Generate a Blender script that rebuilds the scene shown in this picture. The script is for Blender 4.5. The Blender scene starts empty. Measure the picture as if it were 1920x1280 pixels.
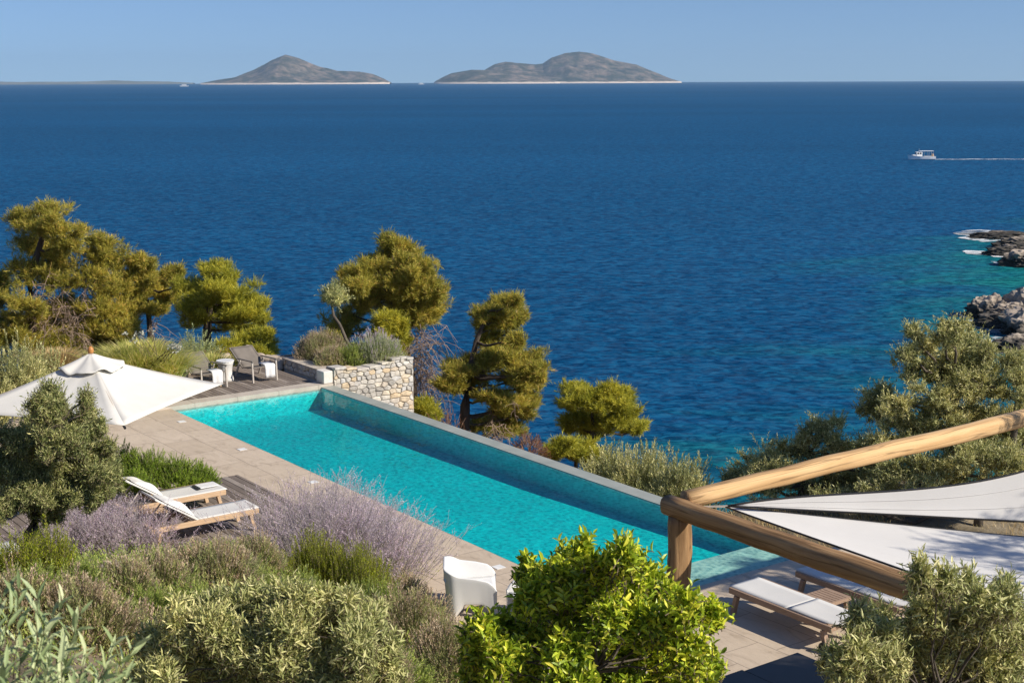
import bpy, math, random
import numpy as np
from mathutils import Matrix, Vector
C = bpy.context.scene
R = math.radians
# ------------------------------------------------------------------ camera
F, HC = 2667.0, 7.5                       # focal length in photo pixels, eye height above the terrace
PITCH, ROLL = math.atan((640-151)/F), R(-.2)
cam = bpy.data.cameras.new('camera'); cam.sensor_width = 36; cam.lens = 36*F/1920
cam.clip_start = .1; cam.clip_end = 80000
cam.dof.use_dof = True; cam.dof.focus_distance = 26; cam.dof.aperture_fstop = 9
co = bpy.data.objects.new('camera', cam); C.collection.objects.link(co); C.camera = co
CM = Matrix.Translation((0, 0, HC)) @ Matrix.Rotation(math.pi/2-PITCH, 4, 'X') @ Matrix.Rotation(ROLL, 4, 'Z')
co.matrix_world = CM
# ------------------------------------------------------------------ light
SUN_EL = R(35); sd = Vector((.92, -.39, 0)).normalized()
sunv = Vector((sd.x*math.cos(SUN_EL), sd.y*math.cos(SUN_EL), math.sin(SUN_EL)))
sl = bpy.data.lights.new('sun', 'SUN'); sl.energy = 5.0; sl.angle = R(.53); sl.color = (1, .91, .77)
so = bpy.data.objects.new('sun', sl); C.collection.objects.link(so)
so.rotation_euler = sunv.to_track_quat('Z', 'Y').to_euler()
wd = bpy.data.worlds.new('World'); C.world = wd; wd.use_nodes = True
wn = wd.node_tree.nodes; wl = wd.node_tree.links
bg = wn['Background']; sky = wn.new('ShaderNodeTexSky'); sky.sky_type = 'NISHITA'; sky.sun_disc = False
sky.sun_elevation = SUN_EL; sky.sun_rotation = math.atan2(sd.x, sd.y)
sky.air_density = 1.0; sky.dust_density = .3; sky.ozone_density = 3.0; sky.altitude = 0
hs = wn.new('ShaderNodeMix'); hs.data_type = 'RGBA'; hs.blend_type = 'MULTIPLY'; hs.inputs[0].default_value = 1
hs.inputs[7].default_value = (.80, .90, 1.10, 1)
wtc = wn.new('ShaderNodeTexCoord'); wad = wn.new('ShaderNodeVectorMath'); wad.operation = 'ADD'; wad.inputs[1].default_value = (0, 0, .085)   # clear air: no murk at the horizon
wl.new(wtc.outputs['Generated'], wad.inputs[0]); wl.new(wad.outputs[0], sky.inputs[0]); wl.new(sky.outputs[0], hs.inputs[6]); wl.new(hs.outputs[2], bg.inputs[0]); bg.inputs[1].default_value = .084
C.view_settings.view_transform = 'Standard'; C.view_settings.look = 'None'
C.view_settings.exposure = .35; C.view_settings.gamma = 1
C.cycles.max_bounces = 8; C.cycles.transparent_max_bounces = 16; C.cycles.caustics_reflective = False; C.cycles.caustics_refractive = False
# ------------------------------------------------------------------ geometry of the place
RM = np.array(CM.to_3x3())
def ray(x, y): return RM @ np.array([(x-960)/F, -(y-640)/F, -1])
def P(x, y, z=0.):                         # where the sight line of a photo point meets height z
    d = ray(x, y); return np.array([0, 0, HC]) + d*(z-HC)/d[2]
def Q(x, y, D):                            # ... and where it is D metres ahead
    d = ray(x, y); return np.array([0, 0, HC]) + d*D/d[1]
A0 = np.array([-7.969, 32.365, 0]); LV = np.array([.592875, -.805294, 0]); WV = np.array([.805294, .592875, 0])
def K(l, w, z=0.): return A0 + LV*l + WV*w + np.array([0, 0, z])    # pool frame: l along the pool, w towards the sea
def lw(p): r = np.asarray(p)-A0; return float(r@LV), float(r@WV)
ROTL = math.atan2(LV[1], LV[0]); ROTW = math.atan2(WV[1], WV[0])
SEA = -17.5
def sm(x, a, b): t = np.clip((x-a)/(b-a), 0, 1); return t*t*(3-2*t)
def tz(l, w):
    l = np.asarray(l, float); w = np.asarray(w, float)
    bank = .45*np.clip(np.minimum(-2.2-w, np.maximum(l-10.6, -6.6-w)), 0, None)
    k = sm(l, 8, 11.5)
    sea = (-2.1-.45*np.clip(w-6.5, 0, None))*(1-k) + (-1.3-.55*np.clip(w-12.5, 0, None))*k
    s = np.where(l > 16.3, sm(w, 5.5, 6.4), sm(w, 4.15, 4.6))
    z = (-.15+bank)*(1-s)+sea*s-.4*np.clip(-4.6-l, 0, None)
    return np.maximum(z, -26)
def tzp(x, y):
    rx, ry = x-A0[0], y-A0[1]
    return tz(rx*LV[0]+ry*LV[1], rx*WV[0]+ry*WV[1])
def G(x, y):                               # sight line to the ground
    d = ray(x, y); t = 3.
    while t < 120:
        p = np.array([0, 0, HC])+d*t
        if p[2] <= tzp(p[0], p[1]): return p
        t += .03
    return P(x, y, 0)
# ------------------------------------------------------------------ materials
def nt(name):
    m = bpy.data.materials.new(name); m.use_nodes = True
    return m, m.node_tree.nodes, m.node_tree.links, m.node_tree.nodes['Principled BSDF']
def rgb(c): return (c[0], c[1], c[2], 1)
def ramp(n, stops):
    r = n.new('ShaderNodeValToRGB'); e = r.color_ramp.elements
    while len(e) < len(stops): e.new(.5)
    for i, (p, c) in enumerate(stops): e[i].position = p; e[i].color = rgb(c)
    return r
def noise(n, l, scale, detail=4, rough=.55, stretch=None, coord='Object', dist=0):
    tc = n.new('ShaderNodeTexCoord'); t = n.new('ShaderNodeTexNoise')
    t.inputs['Scale'].default_value = scale; t.inputs['Detail'].default_value = detail; t.inputs['Roughness'].default_value = rough
    t.inputs['Distortion'].default_value = dist
    if stretch is not None:
        mp = n.new('ShaderNodeMapping'); mp.inputs['Scale'].default_value = stretch
        l.new(tc.outputs[coord], mp.inputs[0]); l.new(mp.outputs[0], t.inputs[0])
    else: l.new(tc.outputs[coord], t.inputs[0])
    return t
def M(name, c1, c2=None, rough=.7, scale=6, detail=5, bump=0, stretch=None, spec=.4, bscale=None, lo=.3, hi=.7):
    m, n, l, b = nt(name); b.inputs['Roughness'].default_value = rough; b.inputs['Specular IOR Level'].default_value = spec
    if c2 is None: c2 = tuple(v*.8 for v in c1)
    t = noise(n, l, scale, detail, .6, stretch); r = ramp(n, [(lo, c2), (hi, c1)])
    l.new(t.outputs[0], r.inputs[0]); l.new(r.outputs[0], b.inputs['Base Color'])
    if bump:
        t2 = noise(n, l, bscale or scale*3, 6, .6, stretch); bp = n.new('ShaderNodeBump'); bp.inputs['Strength'].default_value = bump; bp.inputs['Distance'].default_value = .02
        l.new(t2.outputs[0], bp.inputs['Height']); l.new(bp.outputs[0], b.inputs['Normal'])
    return m
def LM(name, stops, trans=.25, rough=.5, spec=.3, gain=1.4):      # leaf material: every leaf has its own tint
    m, n, l, b = nt(name)
    g = n.new('ShaderNodeNewGeometry'); r = ramp(n, stops); l.new(g.outputs['Random Per Island'], r.inputs[0])
    t = noise(n, l, 1.3, 3); mx = n.new('ShaderNodeMix'); mx.data_type = 'RGBA'; mx.blend_type = 'MULTIPLY'; mx.inputs[0].default_value = 1
    rr = ramp(n, [(.35, (.72*gain, .76*gain, .70*gain)), (.65, (1.2*gain, 1.14*gain, 1.05*gain))])
    l.new(t.outputs[0], rr.inputs[0]); l.new(r.outputs[0], mx.inputs[6]); l.new(rr.outputs[0], mx.inputs[7])
    l.new(mx.outputs[2], b.inputs['Base Color']); b.inputs['Roughness'].default_value = rough; b.inputs['Specular IOR Level'].default_value = spec
    if trans:
        tr = n.new('ShaderNodeBsdfTranslucent'); l.new(mx.outputs[2], tr.inputs[0]); ms = n.new('ShaderNodeMixShader'); ms.inputs[0].default_value = trans
        l.new(b.outputs[0], ms.inputs[1]); l.new(tr.outputs[0], ms.inputs[2]); l.new(ms.outputs[0], n['Material Output'].inputs[0])
    return m
MT = dict(
 bark=M('bark', (.10, .075, .055), (.045, .033, .025), .9, 8, bump=.5, stretch=(1, 1, .3)),
 olive_bark=M('olive_bark', (.14, .115, .09), (.06, .05, .04), .9, 10, bump=.6, stretch=(1, 1, .3)),
 dead=M('dead_twig', (.36, .26, .20), (.18, .13, .10), .9, 4),
 stem=M('stem', (.16, .12, .075), (.09, .07, .045), .9, 9),
 greystem=M('grey_stem', (.36, .33, .31), (.25, .23, .21), .9, 9),
 pine=LM('pine_needle', [(0, (.085, .085, .014)), (.4, (.175, .17, .03)), (.8, (.275, .24, .045)), (1, (.31, .20, .07))], .4, gain=2.3),
 pine2=LM('pine_needle_bright', [(0, (.095, .10, .012)), (.5, (.205, .205, .024)), (1, (.33, .29, .04))], .4, gain=2.3),
 pinebrown=LM('pine_needle_dry', [(0, (.13, .085, .045)), (.6, (.22, .15, .075)), (1, (.26, .19, .06))], .2),
 olive=LM('olive_leaf', [(0, (.11, .125, .045)), (.45, (.24, .24, .10)), (.8, (.37, .355, .175)), (1, (.5, .47, .28))], .3, .45, .4, 2.1),
 olivedark=LM('olive_leaf_green', [(0, (.065, .085, .028)), (.5, (.14, .155, .055)), (.85, (.23, .23, .11)), (1, (.34, .32, .16))], .25, .45, .4, 2.3),
 silver=LM('silver_leaf', [(0, (.15, .175, .065)), (.4, (.28, .29, .12)), (.8, (.40, .385, .19)), (1, (.5, .47, .28))], .25, .5, .3, 1.8),
 greygreen=LM('grey_green_leaf', [(0, (.15, .185, .09)), (.5, (.28, .32, .165)), (1, (.41, .44, .24))], .35, gain=1.75),
 citrus=LM('citrus_leaf', [(0, (.085, .13, .012)), (.4, (.20, .27, .02)), (.75, (.34, .38, .03)), (1, (.50, .47, .08))], .3, .4, .4, 1.85),
 rosemary=LM('rosemary_leaf', [(0, (.06, .105, .015)), (.5, (.15, .225, .025)), (1, (.28, .36, .05))], .4, gain=1.9),
 heath=LM('heath_leaf', [(0, (.09, .12, .008)), (.5, (.20, .23, .015)), (1, (.33, .35, .03))], .45, gain=1.9),
 fern=LM('feathery_leaf', [(0, (.085, .125, .028)), (.5, (.19, .24, .055)), (1, (.30, .32, .10))], .4, gain=2.1),
 sagebloom=LM('sage_bloom', [(0, (.33, .25, .36)), (.5, (.47, .38, .49)), (1, (.56, .49, .55))], .4, gain=1.9),
 dryhead=LM('dry_lavender_head', [(0, (.24, .175, .12)), (.5, (.38, .295, .22)), (1, (.47, .40, .31))], .35, gain=1.8),
 dryleaf=LM('dry_lavender_leaf', [(0, (.13, .155, .06)), (.5, (.25, .265, .115)), (1, (.36, .345, .18))], .35, gain=2.1),
 grassb=LM('grass_blade', [(0, (.17, .21, .035)), (.45, (.33, .34, .085)), (.8, (.47, .41, .17)), (1, (.54, .47, .24))], .45, gain=1.75),
 grassdry=LM('dry_grass', [(0, (.28, .19, .08)), (.5, (.42, .31, .15)), (1, (.5, .42, .24))], .3),
 petal=LM('white_petal', [(0, (.42, .42, .38)), (1, (.56, .56, .52))], .3, gain=1.),
 reddead=LM('rusty_leaf', [(0, (.10, .04, .02)), (.5, (.2, .085, .04)), (1, (.28, .14, .07))], .15),
 sprig=LM('sprig_leaf', [(0, (.12, .17, .075)), (.5, (.24, .30, .15)), (1, (.40, .44, .27))], .2, .45, .4, 1.5),
 soil=M('soil', (.24, .19, .135), (.13, .105, .07), .95, 3, bump=.6),
 white=M('white_plastic', (.72, .72, .71), (.69, .69, .68), .38, 2, spec=.5),
 canvas=M('canvas', (.65, .635, .595), (.60, .585, .545), .85, 3, bump=.08, bscale=90),
 sail=M('sail_cloth', (.68, .665, .64), (.63, .615, .59), .85, 1.2, bump=.05, bscale=60),
 sling=M('white_sling', (.61, .60, .58), (.56, .555, .54), .8, 3, bump=.1, bscale=120),
 taupe=M('taupe_sling', (.20, .175, .15), (.155, .135, .115), .8, 5, bump=.1, bscale=120),
 metal=M('pale_metal', (.52, .47, .42), (.42, .38, .34), .4, 6),
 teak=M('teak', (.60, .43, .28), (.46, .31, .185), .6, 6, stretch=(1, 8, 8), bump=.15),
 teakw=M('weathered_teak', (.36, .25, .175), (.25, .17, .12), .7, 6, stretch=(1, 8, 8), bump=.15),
 dark=M('dark_table', (.035, .034, .034), (.022, .022, .022), .45, 5),
 black=M('black_rubber', (.02, .02, .02), None, .6, 5),
 towel=M('towel', (.70, .70, .70), (.64, .64, .65), .95, 20, bump=.4, bscale=80),
 cushion=M('cushion', (.70, .69, .67), (.60, .595, .58), .9, 5, bump=.2),
 wicker=M('white_wicker', (.70, .69, .66), (.48, .47, .44), .7, 40, stretch=(1, 1, .2)),
 driftwood=M('driftwood', (.56, .47, .38), (.36, .29, .22), .85, 5, bump=.6, stretch=(.4, 1, 1)),
 glass=M('frosted_lens', (.85, .84, .8), None, .3, 5),
 boat=M('boat_paint', (.88, .88, .87), (.86, .86, .85), .35, 2, spec=.5),
 render=M('white_render', (.72, .69, .63), (.6, .57, .52), .9, 6, bump=.2),
 finial=M('finial_wood', (.5, .23, .07), None, .4, 9),
 foam=M('foam', (.75, .78, .8), (.45, .55, .62), .8, .7),
)
# ------------------------------------------------------------------ mesh building
class Geo:
    def __init__(s): s.v = []; s.f = []; s.n = 0
    def add(s, v, f):
        v = np.asarray(v, float).reshape(-1, 3)
        for a in (f if isinstance(f, (list, tuple)) else [f]): s.f.append(np.asarray(a, int)+s.n)
        s.v.append(v); s.n += len(v)
    def box(s, c, size, ax=(1, 0, 0), ay=None, az=None, taper=1.):
        ax = np.asarray(ax, float)/np.linalg.norm(ax); 
        if az is None: az = np.array([0, 0, 1.])
        if ay is None: ay = np.cross(az, ax); ay = ay/np.linalg.norm(ay); az = np.cross(ax, ay)
        ay = np.asarray(ay); az = np.asarray(az); c = np.asarray(c, float); h = np.asarray(size)/2.
        vs = [c+ax*h[0]*i*(taper if k < 0 else 1)+ay*h[1]*j*(taper if k < 0 else 1)+az*h[2]*k for k in (-1, 1) for j in (-1, 1) for i in (-1, 1)]
        s.add(vs, [[[0, 2, 3, 1], [4, 5, 7, 6], [0, 1, 5, 4], [2, 6, 7, 3], [0, 4, 6, 2], [1, 3, 7, 5]]])
    def bar(s, a, b, w, h, up=(0, 0, 1)):
        a = np.asarray(a, float); b = np.asarray(b, float); d = b-a; L = np.linalg.norm(d); d = d/L
        y = np.cross(up, d); y = y/np.linalg.norm(y); z = np.cross(d, y)
        s.box((a+b)/2, (L, w, h), d, y, z)
    def tube(s, pts, rad, ns=7, cap=True, wob=0, rng=None):
        pts = np.asarray(pts, float); m = len(pts); rad = np.broadcast_to(np.asarray(rad, float), (m,))
        t = np.gradient(pts, axis=0); t /= np.linalg.norm(t, axis=1)[:, None]+1e-9
        u = np.cross(t, [0, 0, 1.]); bad = np.linalg.norm(u, axis=1) < .15; u[bad] = np.cross(t[bad], [1., 0, 0]); u /= np.linalg.norm(u, axis=1)[:, None]
        w = np.cross(t, u); a = np.arange(ns)*2*math.pi/ns
        rr = rad[:, None]*np.ones((m, ns))
        if wob: rr = rr*(1+wob*(rng.random((m, ns))-.5))
        v = pts[:, None]+(u[:, None]*np.cos(a)[None, :, None]+w[:, None]*np.sin(a)[None, :, None])*rr[..., None]
        i = np.arange(m-1)[:, None]*ns; j = np.arange(ns)[None]; k = (j+1) % ns
        q = np.stack([i+j, i+k, i+ns+k, i+ns+j], -1).reshape(-1, 4)
        n0 = s.n; s.add(v.reshape(-1, 3), [q])
        if cap:
            c0 = s.n; s.add([pts[0], pts[-1]], [])
            e = (m-1)*ns
            s.f.append(np.array([[c0, n0+(x+1) % ns, n0+x] for x in range(ns)])); s.f.append(np.array([[c0+1, n0+e+x, n0+e+(x+1) % ns] for x in range(ns)]))
    def build(s, name, mat, parent=None, smooth=False, off=None, bevel=0):
        me = bpy.data.meshes.new(name)
        v = np.concatenate(s.v) if s.v else np.zeros((0, 3))
        if off is not None: v = v-np.asarray(off)
        me.vertices.add(len(v)); me.vertices.foreach_set('co', v.astype(np.float32).ravel())
        fs = [a for a in s.f if len(a)]
        nl = sum(a.size for a in fs); npoly = sum(len(a) for a in fs)
        me.loops.add(nl); me.polygons.add(npoly)
        me.loops.foreach_set('vertex_index', np.concatenate([a.ravel() for a in fs]).astype(np.int32))
        tot = np.concatenate([np.full(len(a), a.shape[1]) for a in fs]).astype(np.int32)
        me.polygons.foreach_set('loop_start', np.concatenate([[0], np.cumsum(tot)[:-1]]).astype(np.int32))
        me.polygons.foreach_set('use_smooth', np.full(npoly, smooth, bool))
        me.update(calc_edges=True); me.materials.append(mat)
        o = bpy.data.objects.new(name, me); C.collection.objects.link(o)
        if parent is not None: o.parent = parent
        if bevel:
            b = o.modifiers.new('bevel', 'BEVEL'); b.width = bevel; b.segments = 2; b.limit_method = 'ANGLE'
        return o
def tag(o, label=None, cat=None, group=None, kind=None):
    if label: o['label'] = label
    if cat: o['category'] = cat
    if group: o['group'] = group
    if kind: o['kind'] = kind
    return o
def thing(name, loc, label, cat, group=None, rz=0):
    o = bpy.data.objects.new(name, None); C.collection.objects.link(o); o.empty_display_size = .1
    o.location = [float(v) for v in loc]; o.rotation_euler.z = rz
    return tag(o, label, cat, group)
def copy_thing(o, loc, rz, label):
    c = o.copy(); C.collection.objects.link(c); c.location = [float(v) for v in loc]; c.rotation_euler.z = rz; c['label'] = label
    def rec(a, b):
        for ch in [x for x in C.collection.objects if x.parent == a]:
            d = ch.copy(); C.collection.objects.link(d); d.parent = b; rec(ch, d)
    rec(o, c); return c
def norm(a): return a/(np.linalg.norm(a, axis=-1, keepdims=True)+1e-9)
# ------------------------------------------------------------------ foliage
def leaves(g, p, d, side, L, W, shape=0, fold=.12, droop=.0):
    n = len(p); L = np.broadcast_to(L, (n,))[:, None]; W = np.broadcast_to(W, (n,))[:, None]
    nr = np.cross(side, d)
    if shape == 0:
        mid = p+d*L*.45+nr*L*fold*.3
        v = np.stack([p, mid+side*W*.5, p+d*L-nr*L*droop, mid-side*W*.5], 1)
        g.add(v.reshape(-1, 3), [np.arange(n)[:, None]*4+np.arange(4)[None]])
    else:
        a = p+d*L*.28+nr*W*fold; b = p+d*L*.66+nr*W*fold-nr*L*droop*.4
        ma = p+d*L*.28; mb = p+d*L*.66-nr*L*droop*.4
        v = np.stack([p, a+side*W*.46, a-side*W*.46, b+side*W*.42, b-side*W*.42, p+d*L-nr*L*droop, ma, mb], 1)
        i = np.arange(n)[:, None]*8
        g.add(v.reshape(-1, 3), [i+np.array([[0, 6, 1]]), i+np.array([[0, 2, 6]]), i+np.array([[1, 6, 7, 3]]), i+np.array([[6, 2, 4, 7]]), i+np.array([[3, 7, 5]]), i+np.array([[7, 4, 5]])])
def stalks(g, a, b, r):                    # thin three-sided stalks
    n = len(a); d = norm(b-a); u = norm(np.cross(d, np.array([.3, .2, .93])+0*d)); w = np.cross(d, u); r = np.broadcast_to(r, (n,))[:, None]
    ring = [u*math.cos(t)+w*math.sin(t) for t in (0, 2.094, 4.189)]
    v = np.stack([a+x*r for x in ring]+[b+x*r*.5 for x in ring], 1)
    i = np.arange(n)[:, None]*6
    g.add(v.reshape(-1, 3), [i+np.array([[0, 1, 4, 3]]), i+np.array([[1, 2, 5, 4]]), i+np.array([[2, 0, 3, 5]])])
def shoots(g, rng, p, d, ln, nl, ll, lwid, ang=.7, lift=0., bare=.1, shape=0, gs=None, sr=.003, fold=.2, droop=.05, close=.5):
    n = len(p); d = norm(d); ln = np.broadcast_to(ln, (n,))
    ref = np.where(np.abs(d[:, 2:]) < .9, np.array([[0, 0, 1.]]), np.array([[1., 0, 0]]))
    u = norm(np.cross(d, ref)); v = np.cross(d, u)
    t = np.clip(np.linspace(bare, 1, nl)[None]+(rng.random((n, nl))-.5)*.6/nl, .02, 1)
    pos = p[:, None]+d[:, None]*(ln[:, None]*t)[..., None]; pos[..., 2] += lift*ln[:, None]*t*t
    az = np.arange(nl)[None]*2.4+rng.random((n, 1))*6.28+(rng.random((n, nl))-.5)*.8
    rad = u[:, None]*np.cos(az)[..., None]+v[:, None]*np.sin(az)[..., None]
    aa = (ang*(1-close*t)*(.75+.5*rng.random((n, nl))))[..., None]
    ld = norm(d[:, None]*np.cos(aa)+rad*np.sin(aa)+(rng.random((n, nl, 3))-.5)*.2)
    sd_ = norm(np.cross(ld, d[:, None]+.5*(rng.random((n, nl, 3))-.5)+.02))
    N = n*nl; sc = (.7+.5*rng.random(N))*np.repeat(.8+.4*rng.random(n), nl)
    leaves(g, pos.reshape(-1, 3), ld.reshape(-1, 3), sd_.reshape(-1, 3), ll*sc, lwid*sc, shape, fold, droop)
    if gs is not None:
        e = p+d*ln[:, None]; e[:, 2] += lift*ln; stalks(gs, p, e, sr)
def blades(g, rng, p, d, L, W, droop=.5, ns=4):
    n = len(p); d = norm(d); L = np.broadcast_to(L, (n,))[:, None]
    side = norm(np.cross(d, np.array([[0, 0, 1.]])+.2*(rng.random((n, 3))-.5)))
    rows = []
    h = d*np.array([1, 1, 0]); 
    for k in range(ns+1):
        t = k/ns; c = p+d*L*t+h*L*droop*.6*t*t-np.array([0, 0, 1])*L*droop*t*t*.8
        w = W*(1-t)**.6*.5
        rows += [c+side*w, c-side*w]
    v = np.stack(rows, 1); i = np.arange(n)[:, None]*(2*(ns+1))
    g.add(v.reshape(-1, 3), [i+np.array([[2*k, 2*k+1, 2*k+3, 2*k+2]]) for k in range(ns)])
def rdir(rng, n): return norm(rng.normal(size=(n, 3)))
def ell(rng, c, r, n, shell=.55, up=-.4):
    d = rdir(rng, n); d[:, 2] = np.where(d[:, 2] < up, -d[:, 2], d[:, 2])
    return np.asarray(c)+d*np.asarray(r)*(shell+(1-shell)*rng.random(n)**.7)[:, None], d
def clumps(px, D, dj, rng, flat=1.):
    out = []
    for c in px:
        x, y, rx, ry = c[:4]; dd = D+(c[4] if len(c) > 4 else (rng.random()-.5)*2*dj)
        out.append((Q(x, y, dd), np.array([rx*dd/F, (rx+ry)*.5*dd/F*flat, ry*dd/F])))
    return out
def subclumps(cl, k, rng, s=.5):
    out = []
    for c, r in cl:
        if k < 12: p, d = ell(rng, c, r*.72, k, .5, -.9)
        else: p = c+np.clip(rng.normal(size=(k, 3))*.58, -1.3, 1.3)*r      # stray sprays round the mass
        for q in p: out.append((q, r*s*(.75+.5*rng.random())))
    return out
def curve(a, b, sag, rng, m=6, jit=.05):
    a = np.asarray(a); b = np.asarray(b); t = np.linspace(0, 1, m)[:, None]; L = np.linalg.norm(b-a)
    p = a+(b-a)*t; p[:, 2] += sag*L*np.sin(t[:, 0]*math.pi); p[1:-1] += (rng.random((m-2, 3))-.5)*jit*L
    return p
def limbs(g, rng, path, rad, cl, sub=None, r0=.05, down=.25):
    path = np.asarray(path, float); fine = np.concatenate([path[i]+(path[i+1]-path[i])*np.linspace(0, 1, 8)[:, None] for i in range(len(path)-1)])
    g.tube(path, rad, 8, True, .25, rng)
    for c, r in cl:
        d = np.linalg.norm((fine-c)*np.array([1, 1, 1.]), axis=1)+np.where(fine[:, 2] > c[2]-down*abs(r[2]), 3, 0)
        s = fine[d.argmin()]; L = np.linalg.norm(c-s)
        if L > .05:
            pa = curve(s, c, -.06, rng, 6, .1); q = r0*min(1.3, .5+.35*L); g.tube(pa, np.linspace(q, q*.35, 6), 5, False)
    if sub:
        cs = np.array([c for c, r in cl])
        for c, r in sub:
            s = cs[np.linalg.norm(cs-c, axis=1).argmin()]
            if np.linalg.norm(s-c) > .03: g.tube(curve(s, c, .05, rng, 4, .1), np.linspace(r0*.26, r0*.12, 4), 3, False)
def tree(name, base, path, rad, px, D, label, cat, kind, seed, dj=.6, k=6, n=60, group=None, dead=None, r0=.05, s=.5):
    rng = np.random.default_rng(seed); cl = clumps(px, D, dj, rng); sub = subclumps(cl, k, rng, s)
    t = thing(name, base, label, cat, group)
    g = Geo(); limbs(g, rng, path, rad, cl, sub, r0); g.build('trunk', MT['bark' if 'pine' in name else 'olive_bark'], t, True, base)
    g = Geo(); gs = Geo()
    ar = np.array([(r[0]*r[2]) for c, r in sub]); ar = ar/ar.mean()
    for (c, r), a in zip(sub, ar): FOL[kind](g, gs, rng, c, r, max(4, int(n*a**.9)))
    g.build('crown', MT[MAT[kind]], t, False, base)
    if gs.n: gs.build('twigs', MT['stem'], t, False, base)
    if dead:
        g = Geo()
        for (x, y, sx, sy, m, L) in dead:
            for i in range(m):
                a = Q(x+rng.normal()*sx*.4, y+rng.normal()*sy*.4, D+(rng.random()-.5)*1.2)
                e = a+np.array([rng.normal()*.45, rng.normal()*.45, -.55-.5*rng.random()])*L
                pa = curve(a, e, .12, rng, 6, .12); g.tube(pa, np.linspace(.014, .005, 6), 3, False)
                for q in range(10):
                    b = pa[rng.integers(1, 6)]; g.tube(curve(b, b+np.array([rng.normal()*.5, rng.normal()*.5, -.75*rng.random()])*L*.45, .1, rng, 4, .15), np.linspace(.008, .004, 4), 3, False)
        g.build('dead_branches', MT['dead'], t, False, base)
    return t
def soft(rng, c, r, n, k=.52):                # a ragged cloud of points, dense in the middle
    q = np.clip(rng.normal(size=(n, 3))*k, -1.5, 1.5); return np.asarray(c)+q*np.asarray(r), norm(q)
def f_pine(g, gs, rng, c, r, n):
    p, d = soft(rng, c, r, n, .56); dd = norm(d*np.array([.8, .8, .5])+np.array([0, 0, .55])+.55*rdir(rng, n))
    ln = .30*(.35+1.1*rng.random(n)**2); shoots(g, rng, p-dd*(ln*.7)[:, None], dd, ln, 17, .15, .014, .75, .15, .0, 0)
def f_olive(g, gs, rng, c, r, n):
    p, d = soft(rng, c, r, n, .55); dd = norm(d*.7+np.array([0, 0, .6])+.6*rdir(rng, n))
    ln = .26*(.5+1.1*rng.random(n)**2); shoots(g, rng, p-dd*.17, dd, ln, 14, .075, .019, .95, .05, .05, 0, gs, .0035)
def f_olivenear(g, gs, rng, c, r, n):
    p, d = soft(rng, c, r, n, .6); dd = norm(d*.6+np.array([0, 0, .8])+.55*rdir(rng, n))
    ln = .14*(.5+1.1*rng.random(n)**2); shoots(g, rng, p-dd*.15, dd, ln, 11, .054, .0108, .85, .05, .05, 1, gs, .0026, .2, .12)
def f_citrus(g, gs, rng, c, r, n):
    p, d = soft(rng, c, r, n, .56); dd = norm(d*.6+np.array([0, 0, .85])+.5*rdir(rng, n))
    ln = .145*(.5+1.1*rng.random(n)**2); shoots(g, rng, p-dd*.17, dd, ln, 9, .068, .026, 1.1, .1, .1, 1, gs, .004, .35, .18)
def f_olivefine(g, gs, rng, c, r, n):
    p, d = soft(rng, c, r, n, .55); dd = norm(d*.6+np.array([0, 0, .7])+.55*rdir(rng, n))
    ln = .17*(.5+1.1*rng.random(n)**2); shoots(g, rng, p-dd*.13, dd, ln, 12, .050, .0125, .95, .05, .05, 0, gs, .003)
FOL = dict(olivefine=f_olivefine, pine=f_pine, pine2=f_pine, olive=f_olive, olivedark=f_olive, silver=f_olive, olivenear=f_olivenear, citrus=f_citrus)
MAT = dict(olivefine='olivedark', pine='pine', pine2='pine2', olive='olive', olivedark='olivedark', silver='silver', olivenear='silver', citrus='citrus')
def dome(rng, b, w, dp, h, n, shell=.8, lump=.25):
    d = rdir(rng, n); d[:, 2] = np.abs(d[:, 2]); ph = rng.random(6)*6.28
    az = np.arctan2(d[:, 1], d[:, 0]); lp = 1+lump*(np.sin(az*3+ph[0])*.5+np.sin(az*5+d[:, 2]*6+ph[1])*.5)*(1-.3*d[:, 2])
    return np.asarray(b)+d*np.array([w/2, dp/2, h])*(lp*(shell+(1-shell)*rng.random(n)))[:, None], d
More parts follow.
